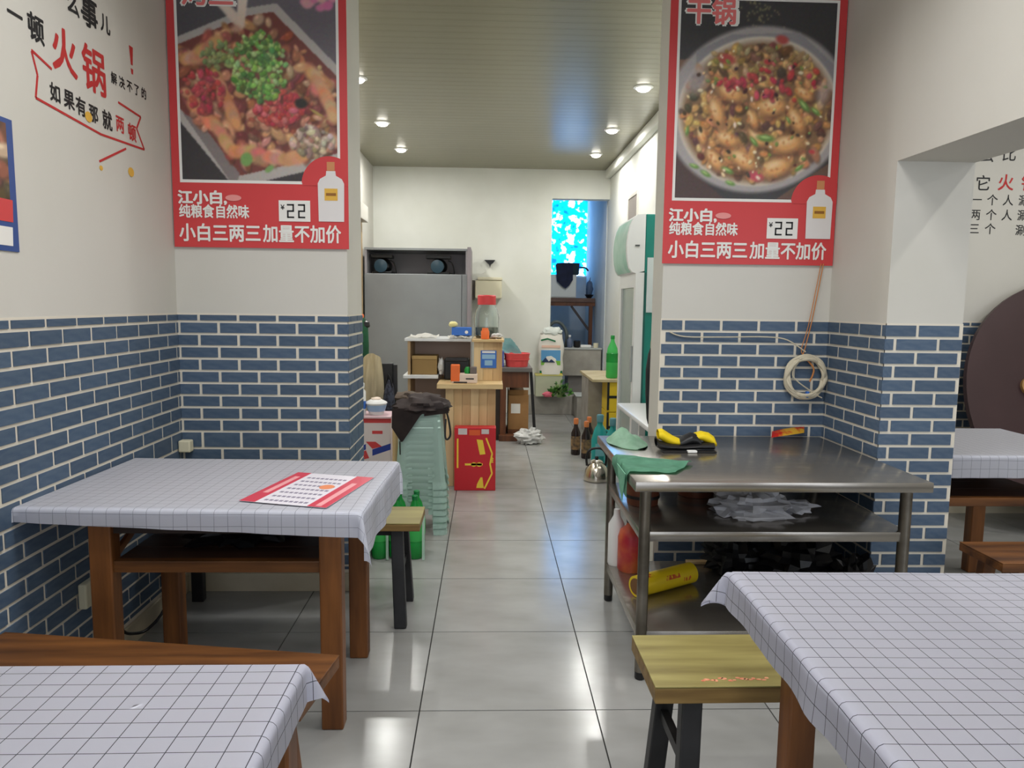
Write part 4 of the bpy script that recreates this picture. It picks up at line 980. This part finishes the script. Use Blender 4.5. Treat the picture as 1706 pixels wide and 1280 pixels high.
MB().grid(coat, 22, 16, .012).build('body', COAT, co, True, angle=75)
MB().grid(lambda u, v: (-.715+.035*u-.02*v, 5.0-.02*math.sin(u*3), .78-.22*v), 6, 8, .01).build('sleeve', COAT, co, True)
ch = thing('folding_chair', 'dark chair under the cream coat', 'chair', (-.80, 5.15, 0))
MB().box((-.93, 5.03, .43), (-.62, 5.37, .46), .006).build('seat', BLACKM, ch); MB().box((-.90, 5.04, .70), (-.65, 5.07, .96), .006).build('backrest', BLACKM, ch)
for x in (-.915, -.635):
    MB().box((x-.013, 5.03, 0), (x+.013, 5.056, .95)).build('leg', BLACKM, ch); MB().box((x-.013, 5.33, 0), (x+.013, 5.356, .43)).build('leg', BLACKM, ch)
pb = thing('checked_bag', 'dark navy checked bag hanging beside the cream coat', 'bag', (-.67, 5.0, .55))
MB().blob((-.672, 4.995, .70), (.038, .05, .15), .2, 5, 51, 16, 12).build('body', mat('checked_navy', (34, 36, 48), .8, rgb2=(62, 66, 80), scale=40, lo=.45, hi=.55), pb, True); MB().tube([(-.695, 4.99, .80), (-.675, 4.99, .885), (-.65, 4.99, .80)], .007, 6).build('handle', BLACK, pb, True)
um = thing('green_umbrella', 'rolled dark green umbrella with an orange handle behind the pillar', 'umbrella', (-.935, 5.5, .62))
MB().lathe([(.006, 0), (.012, .02), (.036, .16), (.044, .42), (.038, .56), (.02, .62), (.008, .64)], (-.932, 5.5, .63), 14).build('rolled_canopy', mat('dark_green_cloth', (22, 92, 56), .6, rgb2=(18, 70, 44), scale=14), um, True)
MB().lathe([(.012, .635), (.022, .645), (.022, .68), (.014, .69)], (-.945, 5.5, .60), 12).build('handle', ORANGE, um, True); MB().lathe([(.03, .56), (.036, .57), (.03, .60), (.01, .61)], (-.915, 5.505, .63), 12).build('black_tip', BLACK, um, True)
us = tag(MB().lathe([(.10, 0), (.11, .30), (.115, .62), (.105, .62), (.10, .05), (.001, .04)], (-.935, 5.5, 0), 20, cap=False).build('umbrella_bin', BLACKM, smooth=True), 'dark round bin holding the green umbrella', 'bin')
tag(MB().cyl((-.575, 4.52, .0), (-.572, 4.52, .63), .016, .018, 12).build('wooden_pole', PINE, smooth=True), 'round wooden stick standing between carton and green stools', 'stick')

# green bottles under the yellow bench
gb = None; k = 0
pos = [(-.575, 3.86), (-.48, 3.86), (-.385, 3.86), (-.575, 3.96), (-.48, 3.96), (-.385, 3.96)]
lbs = ['green soda bottle under the bench, front row left', 'green soda bottle under the bench, front row middle', 'green soda bottle under the bench, front row right', 'green soda bottle in the back row, left', 'green soda bottle in the back row, middle', 'green soda bottle in the back row, right, neck above the bench']
for (x, y), lb in zip(pos, lbs):
    if gb is None:
        gb = thing('soda_bottle', lb, 'bottle', (x, y, 0), 'green soda bottles under the bench')
        MB().lathe([(.036, 0), (.045, .012), (.046, .08), (.043, .11), (.046, .15), (.046, .21), (.03, .28), (.015, .305), (.014, .325)], (x, y, 0), 20).build('bottle_body', GREENB, gb, True)
        MB().lathe([(.0465, .10), (.0475, .105), (.0475, .185), (.0465, .19)], (x, y, 0), 20, cap=False).build('paper_label', GREENL, gb, True); MB().lathe([(.016, .322), (.017, .342), (.014, .346)], (x, y, 0), 12).build('cap', mat('cap_green', (20, 120, 60), .4), gb)
    else: dup(gb, (x, y, 0), lb)
sw = MB()
for x in (-.625, -.528, -.432, -.335): sw.grid(lambda u, v: (x+(u-.5)*.014, 3.806-.003*math.sin(u*3), .005+.26*v), 2, 6, .001)
tag(sw.build('shrink_wrap_strips', mat('wrap_film', (214, 236, 224), .2)), 'pale strips of shrink wrap on the green bottles', 'film')
gbx = thing('storage_crate', 'grey crate beside the green bottles under the bench', 'crate', (-.70, 3.90, 0))
MB().box((-.76, 3.82, 0), (-.64, 4.0, .20), .005).build('body', mat('crate_grey', (84, 98, 98), .5), gbx); MB().box((-.765, 3.815, .20), (-.635, 4.005, .222), .004).build('rim', mat('crate_rim', (104, 116, 114), .5), gbx)
tag(MB().blob((-.665, 3.86, .247), (.035, .04, .026), .3, 6, 61, 14, 9, -.024).build('pink_packet', PINKP, smooth=True), 'small pink packet on the grey crate', 'packet')

# steel cabinet at the back left
FC = thing('steel_cabinet', 'tall grey steel kitchen cabinet at the back wall', 'cabinet', (-.82, 8.65, 0))
MB().box((-1.385, 8.32, .08), (-.235, 9.0, 1.70), .006).build('body', CABSTEEL, FC)
MB().box((-1.385, 8.30, .10), (-.30, 8.319, 1.695), .004).build('door_sheet', CABSTEEL, FC); MB().box((-.295, 8.30, .10), (-.235, 8.319, 1.695), .004).build('side_strip', CABSTEEL, FC)
MB().box((-1.385, 8.32, 1.70), (-1.36, 9.0, 1.985)).box((-.255, 8.32, 1.70), (-.235, 9.0, 1.985)).box((-1.36, 8.95, 1.70), (-.255, 9.0, 1.985)).build('compressor_bay', mat('bay_metal', (164, 160, 164), .5, .2), FC)
MB().box((-1.385, 8.31, 1.962), (-.235, 9.0, 1.985)).build('top_rim', CABSTEEL, FC); MB().box((-.235, 8.25, .10), (-.195, 9.0, 2.0), .004).build('end_panel', mat('end_panel_metal', (150, 142, 146), .5, .3), FC)
for x in (-1.33, -.29):
    for y in (8.4, 8.9): MB().cyl((x, y, 0), (x, y, .08), .025, n=12).build('foot', BLACK, FC)
for x0, x1 in ((-1.32, -1.10), (-.70, -.44)):
    xm = (x0+x1)/2; f_ = MB().box((x0, 8.45, 1.701), (x1, 8.8, 1.73), .004).blob((xm, 8.6, 1.80), (.095, .12, .085), .15, 5, 3, 16, 12).build('compressor', BLACK, FC, True)
    MB().lathe([(.045, 0), (.05, .01), (.001, .012)], (0, 0, 0), 16)
    b = MB(); b.M = Matrix.Translation((xm-.01, 8.44, 1.79)) @ Matrix.Rotation(R(90), 4, 'X'); b.lathe([(.07, 0), (.075, .02), (.03, .03), (.001, .031)], (0, 0, 0), 18); b.build('fan', mat('fan_blue', (46, 74, 90), .35), f_, True)
    MB().box((x0-.01, 8.43, 1.88), (x1+.01, 8.6, 1.915), .004).build('bracket', BLACK, f_); MB().tube([(x1-.02, 8.44, 1.86), (x1+.03, 8.44, 1.82), (x1+.05, 8.45, 1.715), (x1+.02, 8.5, 1.712)], .008, 6).build('pipe', BLACK, f_, True)
tag(MB().prism([(-.05, 1.915), (.085, 1.915), (.06, 1.88), (.03, 1.86), (.02, 1.82), (.012, 1.86), (-.02, 1.885)], fnt(9.199), .05).build('wall_hook', BLACK), 'black funnel shaped bracket on the back wall', 'bracket')
cb_ = thing('wall_box', 'cream plastic box hanging on the back wall above the jar', 'box', (-.02, 9.1, 1.44))
MB().box((-.16, 8.95, 1.44), (.165, 9.199, 1.66), .012).build('body', CREAMP, cb_); MB().box((-.13, 8.94, 1.66), (.17, 9.199, 1.695), .008).build('lid', CREAMP, cb_); MB().box((-.20, 9.02, 1.42), (-.165, 9.199, 1.66)).build('side_bracket', mat('bracket_grey', (112, 108, 98), .5), cb_)

# brown table with a tub
BT = thing('brown_table', 'old brown wooden table under the red tub, behind the desk', 'table', (.28, 7.5, 0))
MB().box((.10, 7.27, .70), (.45, 7.9, .742), .004).build('table_top', mat('slate_top', (104, 100, 98), .5), BT)
MB().box((.13, 7.30, .06), (.19, 7.36, .70)).build('leg', BROWNW, BT); MB().box((.13, 7.80, .06), (.19, 7.86, .70)).build('leg', BROWNW, BT); MB().box((.12, 7.24, 0), (.40, 7.36, .06), .004).build('foot', BROWNW, BT); MB().box((.12, 7.80, 0), (.40, 7.90, .06)).build('foot', BROWNW, BT)
MB().box((.19, 7.30, .54), (.42, 7.33, .70)).build('apron', BROWNW, BT); MB().box((.06, 7.31, 0), (.128, 7.85, .69)).build('side_panel', mat('dark_brown_panel', (44, 32, 26), .6), BT)
MB().bar((.445, 7.45, .70), (.50, 7.50, .0), .03, .03).build('leg', BLACKM, BT)
rt = thing('red_tub', 'red plastic tub on the brown table', 'tub', (.30, 7.45, .742))
MB().lathe([(.11, 0), (.13, .12), (.136, .135), (.128, .138), (.122, .12), (.104, .012), (.001, .01)], (.30, 7.45, .743), 28, cap=False).build('body', REDTUB, rt, True); MB().lathe([(.1265, .07), (.1305, .07), (.1315, .08), (.128, .08)], (.30, 7.45, .743), 28, cap=False).build('ridge', REDTUB, rt, True)
def tbag(u, v): a = (u-.5)*2; return (.235+.125*a*(.5+.5*v)+.03*v, 7.45+.10*math.sin(v*2.2)-.05, 1.03-.155*v-.07*max(0, a)-.02*noise.noise(Vector((u*6, v*5, 1))))
tag(MB().grid(tbag, 16, 12, .01).build('teal_bag', TEALBAG, smooth=True), 'pale teal plastic bag standing behind the red tub', 'bag')
tag(MB().box((.135, 7.35, .743), (.165, 7.55, .90), .006).build('blue_folder', mat('folder_blue', (70, 90, 170), .5)), 'narrow blue pack at the left of the red tub', 'pack')
kb = thing('cardboard_box', 'cardboard box with a white label under the brown table', 'box', (.31, 7.55, 0))
MB().box((.215, 7.42, .09), (.425, 7.75, .45), .004).build('carton', CARD, kb); flat_print('label', [rect(.245, .26, .34, .36)], PAPER, kb, fnt(7.42)); MB().box((.22, 7.43, .45), (.42, 7.44, .50)).box((.215, 7.43, .45), (.225, 7.74, .49)).build('flap', CARD, kb)
MB().blob((.30, 7.55, .49), (.07, .09, .05), .4, 7, 71, 16, 10).build('packing_paper', mat('brown_paper', (160, 132, 108), .8), kb, True)
kst = tag(MB().box((.21, 7.40, .001), (.43, 7.76, .089), .003).build('wooden_board', BROWNW), 'brown board under the labelled cardboard box', 'board')
crumple('plastic_bag', 'crumpled white plastic bag on the floor beside the brown table', (.42, 7.14, .065), (.125, .09, .075), BAGW, 73, 'bag', .5, -.064)

# back steps, sink and sack
tag(MB().box((1.085, 8.72, 0), (1.46, 9.075, .27), .004).build('step_block', CONC), 'grey stone block with a pale top before the back step', 'block')
bpy.data.objects['step_block']['label'] = 'grey concrete block standing at the right of the back step'
tag(MB().box((1.07, 8.71, .2705), (1.475, 9.076, .285), .003).build('stone_slab', STONE), 'pale stone slab lying on the concrete block', 'slab')
SK = thing('concrete_sink', 'grey concrete sink in the annex behind the doorway', 'sink', (1.25, 9.7, .22))
b = MB().box((.97, 9.40, .46), (1.47, 9.45, .80), .005).box((.97, 9.85, .46), (1.47, 9.90, .80), .005).box((.97, 9.451, .46), (1.02, 9.849, .80), .005).box((1.42, 9.451, .46), (1.47, 9.849, .80), .005).box((1.02, 9.451, .46), (1.42, 9.849, .50)); b.build('basin', CONC, SK)
MB().box((.96, 9.39, .801), (1.48, 9.46, .825), .004).box((.96, 9.84, .801), (1.48, 9.91, .825), .004).build('rim', STONE, SK); MB().box((1.05, 9.46, .221), (1.40, 9.84, .46), .005).build('pedestal', mat('sink_pedestal', (128, 124, 122), .7), SK)
def small_bottle(nm, lb, x, y, z, r, h, m, capm, group=None):
    t = thing(nm, lb, 'bottle', (x, y, z), group); MB().lathe([(r*.9, 0), (r, h*.06), (r, h*.6), (r*.45, h*.78), (r*.4, h*.86)], (x, y, z), 16).build('bottle_body', m, t, True); MB().lathe([(r*.5, h*.86), (r*.5, h), (r*.3, h*1.01)], (x, y, z), 12).build('cap', capm, t, True); return t
small_bottle('soap_bottle', 'small slate blue bottle on the sink rim', 1.06, 9.42, .826, .035, .16, mat('slate_plastic', (96, 108, 132), .4), WHITEP)
tag(MB().lathe([(.035, 0), (.045, .02), (.045, .085), (.03, .095)], (1.155, 9.42, .826), 16).build('black_jar', BLACK, smooth=True), 'round black jar on the sink rim', 'jar')
tag(MB().box((1.20, 9.40, .826), (1.34, 9.45, .862), .008).build('soap_dish', WHITEP), 'white soap dish on the sink rim', 'dish')
tag(MB().lathe([(.03, 0), (.036, .06), (.03, .06), (.026, .008), (.001, .006)], (1.40, 9.42, .826), 16, cap=False).build('small_cup', CREAMP, smooth=True), 'small cream cup at the right end of the sink rim', 'cup')
hs = tag(MB().tube([(.80, 9.48, 1.10), (.86, 9.48, 1.15), (.94, 9.48, 1.14), (1.01, 9.48, 1.05), (1.03, 9.49, .95), (1.02, 9.55, .82)], .022, 10).build('drain_hose', mat('hose_dark', (84, 92, 92), .5), smooth=True), 'dark hose arching over the sink', 'hose')
RS = thing('rice_sack', 'white rice sack with a blue and green picture by the doorway', 'sack', (.79, 9.13, .50))
def sack(u, v):
    th = 2*math.pi*u; w = .158*(1-.10*(2*v-1)**2)+.008*math.sin(v*12); k = 1-max(0, v-.88)*3.5
    return (.787+w*math.copysign(abs(math.cos(th))**.6, math.cos(th)), 9.05+.075*math.sin(th)*(1-.5*v)*k, .515+.50*v+.012*math.sin(th*3)*(v > .8))
MB().grid(sack, 32, 16).build('woven_bag', mat('sack_white', (226, 222, 212), .6), RS, True, angle=70)
MB().blob((.80, 9.05, 1.045), (.12, .045, .055), .5, 9, 81, 20, 10).build('tied_top', mat('sack_top', (220, 226, 220), .5), RS, True)
fs = lambda u, v, d: (.787+u, 8.972-d+.0+.03*(abs(u)/.15)**2+.022*(v), .515+v)
flat_print('sky_print', [rect(-.125, .16, .115, .30)], mat('sack_blue', (90, 150, 196), .5), RS, fs, .004); flat_print('grass_print', [rect(-.125, .115, .115, .17)], mat('sack_grass', (120, 180, 64), .5), RS, fs, .0055); flat_print('house_print', [[(-.12, .15), (-.07, .21), (-.03, .16), (0, .19), (.05, .15)]], mat('sack_navy', (40, 60, 96), .5), RS, fs, .007)
flat_print('green_band', [rect(-.14, .0, .14, .045)], mat('sack_green', (24, 110, 66), .5), RS, fs, .004); flat_print('yellow_band', [rect(-.14, -.0, .14, .012)], YELLOWT, RS, fs, .0055); flat_print('peach_band', [rect(-.12, .33, .11, .36)], mat('sack_peach', (222, 186, 166), .5), RS, fs, .004); flat_print('green_curve', [[(-.13, .43), (-.05, .45), (.05, .42), (.05, .40), (-.05, .43), (-.13, .41)]], MATS['sack_green'], RS, fs, .0015)
pbx = thing('vegetable_crate', 'pale crate of greens under the rice sack', 'crate', (.74, 9.05, .236))
MB().box((.60, 8.985, .236), (.93, 9.19, .505), .005).build('body', mat('crate_pale', (182, 186, 160), .6), pbx); MB().box((.595, 8.98, .495), (.935, 9.195, .513), .003).build('rim', mat('crate_yellow', (206, 200, 120), .6), pbx)
vg = thing('leafy_greens', 'bunch of leafy greens on the back step', 'vegetables', (.89, 8.93, .236))
rr = random.Random(8); b1, b2 = MB(), MB()
for k in range(90):
    a_, r_ = rr.uniform(0, 6.28), rr.uniform(.02, .13); base = Vector((.895+r_*math.cos(a_), 8.93+.4*r_*math.sin(a_), .25+rr.uniform(0, .22)*(1-r_/.2)))
    dr = Vector((math.cos(a_), math.sin(a_)*.6-.4, rr.uniform(-.2, .8))).normalized(); L_ = rr.uniform(.035, .07); sd = dr.orthogonal().normalized()*L_*.36
    tgt = b1 if k % 3 else b2
    q = [base, base+dr*L_*.4+sd, base+dr*L_, base+dr*L_*.4-sd]; tgt.face([tgt.v(p) for p in q]); n_ = dr.cross(sd).normalized()*.003; tgt.face([tgt.v(p+n_) for p in reversed(q)])
o = b1.build('leaves', LEAF, vg, recalc=False); o['kind'] = 'stuff'
o = b2.build('leaves', mat('leaf_dark', (40, 84, 34), .6), vg, recalc=False); o['kind'] = 'stuff'
b = MB()
for k in range(8): b.tube([(.87+.01*k, 8.93, .236), (.86+.014*k, 8.92, .32), (.84+.02*k, 8.92, .40)], .005, 5)
b.build('stems', mat('stem_green', (150, 180, 110), .6), vg)
tag(MB().blob((.75, 9.0-.06, .27), (.07, .035, .034), .4, 7, 91, 14, 9, -.033).build('pink_bag', PINKP, smooth=True), 'pink bag on the back step under the crate', 'bag')

# annex shelf
AS = thing('wall_shelf', 'brown wooden shelf on a post in the blue lit annex', 'shelf', (1.2, 10.3, .22))
MB().box((.60, 10.15, 1.41), (1.485, 10.5, 1.47), .004).build('board', mat('shelf_plank', (112, 86, 74), .6, rgb2=(84, 62, 54), scale=5, stretch=(1, 8, 8)), AS); MB().box((.60, 10.16, 1.36), (1.485, 10.20, 1.409)).build('rail', BROWNW, AS)
MB().box((1.405, 10.16, .221), (1.455, 10.22, 1.359)).build('post', BROWNW, AS); MB().bar((1.16, 10.21, 1.36), (1.41, 10.21, 1.03), .03, .04, up=(0, 1, 0)).build('brace', mat('dark_brace', (70, 60, 60), .6), AS)
wc = thing('white_cabinet', 'small white cabinet on the annex shelf under the navy cloth', 'cabinet', (1.0, 10.32, 1.47))
MB().box((.80, 10.2, 1.471), (1.225, 10.45, 1.79), .006).build('body', mat('cabinet_white', (206, 208, 206), .5), wc); MB().box((.81, 10.192, 1.485), (1.215, 10.2, 1.78), .002).build('door', mat('cabinet_door', (214, 216, 212), .5), wc)
pt = thing('cooking_pot', 'dark cooking pot upside on the white cabinet by the blue window', 'pot', (1.13, 10.32, 1.79))
MB().lathe([(.14, 0), (.155, .02), (.16, .15), (.168, .16), (.16, .162), (.15, .15), (.145, .02), (.001, .015)], (1.12, 10.33, 1.791), 24, cap=False).build('body', mat('pot_dark', (46, 58, 64), .4), pt, True); MB().tube([(1.28, 10.33, 1.90), (1.36, 10.31, 1.89), (1.40, 10.30, 1.85)], .012, 8).build('handle', BLACK, pt, True)
nc = MB().prism([(.925, 1.93), (1.17, 1.93), (1.17, 1.72), (1.12, 1.64), (1.07, 1.60), (1.02, 1.63), (.95, 1.70), (.94, 1.80)], lambda u, v, d: (u, 10.165-d+.01*math.sin(u*40), v), .012).build('navy_towel', NAVY)
tag(nc, 'dark navy towel hanging over the dark pot, pointed at the bottom', 'towel')
pp = thing('potted_cactus', 'small dark pot plant at the right end of the annex shelf', 'plant', (1.44, 10.3, 1.47))
MB().lathe([(.03, 0), (.06, .04), (.065, .05), (.05, .05), (.03, .03)], (1.42, 10.3, 1.471), 14).build('pot', BLACK, pp, True); MB().blob((1.42, 10.3, 1.60), (.05, .05, .11), .3, 6, 93, 12, 10).build('plant_body', mat('slate_plant', (80, 100, 128), .6), pp, True); MB().cyl((1.42, 10.3, 1.68), (1.43, 10.3, 1.76), .012, .004, 8).build('tip', MATS['slate_plant'], pp)

# yellow crates and board on the right
yc = None
for k, lb in enumerate(('lower yellow crate behind the drinks cooler', 'upper yellow crate behind the drinks cooler')):
    z = .01+k*.305
    if yc is None:
        yc = thing('drink_crate', lb, 'crate', (1.34, 7.35, z), 'yellow crates behind the cooler')
        MB().box((1.20, 7.18, z), (1.48, 7.55, z+.30), .006).build('body', YELLOW, yc); MB().box((1.195, 7.175, z+.02), (1.215, 7.195, z+.30)).build('corner_post', BLACK, yc); MB().box((1.215, 7.174, z+.14), (1.48, 7.18, z+.165)).build('dark_slot', BLACK, yc)
    else: dup(yc, (1.34, 7.35, z), lb)
tag(MB().box((1.04, 7.15, .617), (1.49, 8.15, .645), .003).build('pale_board', mat('board_wood', (190, 176, 140), .6, rgb2=(170, 154, 116), scale=5)), 'pale wooden board lying on the yellow crates', 'board')
tag(MB().box((1.06, 7.60, 0), (1.48, 8.12, .616), .004).build('grey_cabinet', CONC), 'grey low cabinet under the pale board', 'cabinet')
GB = thing('green_soda_bottle', 'big green soda bottle on the pale board beside the cooler', 'bottle', (1.26, 7.30, .646))
MB().lathe([(.05, 0), (.06, .015), (.06, .22), (.05, .30), (.02, .37), (.018, .40)], (1.255, 7.30, .646), 20).build('bottle_body', GREENL, GB, True); MB().lathe([(.0605, .16), (.0615, .165), (.0615, .25), (.056, .255)], (1.255, 7.30, .646), 20, cap=False).build('paper_label', GREENB, GB, True); MB().lathe([(.021, .395), (.021, .425), (.018, .43)], (1.255, 7.30, .646), 12).build('cap', GREENB, GB, True)

# drinks cooler
CO = thing('drinks_cooler', 'tall drinks cooler with a glass door and green side by the right wall', 'cooler', (1.25, 5.27, 0))
MB().box((1.06, 4.97, .10), (1.485, 5.56, 1.99), .006).build('body', TEAL, CO)
MB().box((1.0, 4.97, .30), (1.058, 5.56, .36)).box((1.0, 4.97, 1.50), (1.058, 5.56, 1.60)).box((1.0, 4.97, .36), (1.058, 5.03, 1.50)).box((1.0, 5.50, .36), (1.058, 5.56, 1.50)).build('door_frame', WHITEM, CO)
MB().box((1.015, 5.03, .36), (1.04, 5.50, 1.50)).build('glass_door', GLASSD, CO); MB().box((.985, 5.0, .85), (1.0, 5.025, 1.10), .004).build('handle', mat('handle_grey', (160, 166, 166), .4), CO); MB().box((1.01, 4.98, .10), (1.058, 5.55, .298)).build('kick_grille', mat('kick_grey', (120, 124, 124), .5), CO)
hd = [(1.058, 1.61), (1.0, 1.595), (.975, 1.602), (.955, 1.63), (.942, 1.68), (.936, 1.74), (.936, 1.80), (.942, 1.86), (.955, 1.915), (.975, 1.96), (1.0, 1.985), (1.058, 1.99)]
MB().prism(hd, lambda u, v, d: (u, 4.972+d, v), .586).build('header', WHITEM, CO, True, angle=30)
hp = hd[2:10]; n_ = len(hp)
b = MB(); b.prism([(x-.002, z) for x, z in hp]+[(x+.012, z) for x, z in reversed(hp)], lambda u, v, d: (u, 5.02+d, v), .49); b.build('header_print', MINT, CO, True)
MB().box((.99, 4.966, 1.775), (1.02, 4.972, 1.785)).build('small_mark', mat('mark_grey', (80, 84, 84), .5), CO); MB().box((1.075, 4.962, 1.33), (1.20, 4.969, 1.70), .001).build('side_paper', mat('pale_paper', (206, 216, 218), .6), CO); MB().box((1.058, 4.966, .10), (1.07, 4.97, 1.60)).build('dark_gasket', mat('gasket_green', (20, 86, 80), .5), CO)
for y in (5.02, 5.5):
    for x in (1.1, 1.44): MB().cyl((x, y, 0), (x, y, .1), .02, n=10).build('foot', BLACK, CO)
# counter
CT = thing('white_counter', 'white topped counter behind the right pillar', 'counter', (1.15, 4.3, 0))
MB().box((.875, 3.82, .688), (1.485, 4.88, .72), .012).build('counter_top', WHITEM, CT, True)
for y in (3.86, 4.82): MB().box((1.02, y-.02, 0), (1.06, y+.02, .688)).build('leg', WHITEM, CT); MB().box((1.42, y-.02, 0), (1.46, y+.02, .688)).build('leg', WHITEM, CT)
MB().box((1.06, 3.85, .62), (1.42, 3.87, .688)).build('apron', WHITEM, CT)
tag(MB().lathe([(.05, 0), (.055, .02), (.055, .16), (.03, .20), (.02, .26)], (1.0, 4.45, .005), 16).build('red_bottle', mat('bottle_maroon', (110, 24, 34), .3), smooth=True), 'dark red bottle on the floor under the white counter', 'bottle')
hu = thing('black_umbrella', 'folded black umbrella hanging behind the right pillar edge', 'umbrella', (.835, 3.66, .78))
MB().lathe([(.006, 0), (.014, .03), (.024, .16), (.026, .28), (.016, .36), (.006, .39)], (.828, 3.665, .775), 12).build('rolled_canopy', BLACKM, hu, True); MB().tube([(.828, 3.665, 1.16), (.828, 3.665, 1.20), (.832, 3.64, 1.215), (.835, 3.615, 1.205), (.835, 3.602, 1.19)], .005, 8).build('handle', mat('handle_tan', (190, 170, 130), .5), hu, True)

# bottles and kettle by the steel table
def soy(x, y, lb, first=[]):
    if not first:
        t = thing('sauce_bottle', lb, 'bottle', (x, y, 0), 'dark sauce bottles on the floor')
        MB().lathe([(.04, 0), (.044, .01), (.044, .20), (.02, .26), (.017, .285)], (x, y, 0), 18).build('bottle_body', mat('soy_dark', (38, 26, 26), .25), t, True); MB().lathe([(.0445, .05), (.0452, .055), (.0452, .17), (.0445, .175)], (x, y, 0), 18, cap=False).build('paper_label', mat('soy_label', (66, 58, 54), .5, rgb2=(150, 120, 80), scale=30), t, True); MB().lathe([(.022, .285), (.023, .33), (.018, .338)], (x, y, 0), 12).build('cap', mat('cap_copper', (206, 120, 66), .4), t, True); first.append(t)
    else: dup(first[0], (x, y, 0), lb)
soy(.82, 6.62, 'dark sauce bottle with a copper cap, left one on the floor'); soy(.895, 6.46, 'dark sauce bottle with a copper cap, right one beside the teal jugs'); soy(.955, 6.72, 'dark sauce bottle standing behind the other two')
def jug(x, y, s_, lb, first=[]):
    if not first:
        t = thing('detergent_jug', lb, 'jug', (x, y, 0), 'teal detergent jugs on the floor')
        MB().lathe([(.06, 0), (.072, .012), (.074, .20), (.05, .29), (.026, .33), (.024, .36)], (x, y, 0), 20, sy=.8).build('jug_body', TEALJ, t, True); MB().lathe([(.03, .355), (.032, .41), (.026, .42)], (x, y, 0), 14).build('cap', mat('cap_slate', (90, 140, 150), .4), t, True); MB().tube([(x+.05, y, .28), (x+.085, y, .26), (x+.085, y, .18), (x+.068, y, .14)], .011, 8).build('handle', TEALJ, t, True); MB().box((x-.045, y-.0605, .06), (x+.045, y-.0575, .17), .001).build('paper_label', mat('jug_label', (120, 180, 190), .5), t); first.append(t)
    else: dup(first[0], (x, y, 0), lb)
jug(.995, 6.32, 1, 'teal detergent jug next to the sauce bottles'); jug(1.075, 6.12, 1, 'teal detergent jug behind the steel kettle')
KT = thing('steel_kettle', 'steel kettle with a black handle on the floor by the work table', 'kettle', (.86, 5.62, 0))
MB().lathe([(.085, 0), (.098, .006), (.10, .03), (.088, .09), (.062, .135), (.045, .15), (.05, .155), (.03, .168), (.001, .172)], (.865, 5.62, 0), 28).build('kettle_body', CHROME, KT, True)
MB().lathe([(.012, .17), (.016, .185), (.01, .195)], (.865, 5.62, 0), 12).build('lid_knob', BLACK, KT, True); MB().tube([(.79, 5.62, .12), (.785, 5.62, .20), (.82, 5.62, .25), (.90, 5.62, .255), (.94, 5.62, .20), (.935, 5.62, .12)], .010, 8).build('handle', BLACK, KT, True); MB().tube([(.865, 5.53, .06), (.865, 5.48, .10), (.865, 5.46, .14)], [.022, .016, .012], 10).build('spout', CHROME, KT, True)
# vent niche high on the right wall
vn = thing('wall_vent', 'small recessed vent high on the right wall', 'vent', (1.5, 7.7, 2.25)); MB().box((1.488, 7.45, 2.22), (1.4995, 7.95, 2.25)).box((1.488, 7.45, 2.50), (1.4995, 7.95, 2.53)).box((1.488, 7.45, 2.25), (1.4995, 7.48, 2.50)).box((1.488, 7.92, 2.25), (1.4995, 7.95, 2.50)).build('frame', WHITE, vn); MB().box((1.494, 7.48, 2.25), (1.4995, 7.92, 2.50)).build('backing', mat('vent_grey', (150, 142, 134), .7), vn)
for o in list(bpy.data.objects):
    if o.get('category') and o.parent: del o['category']
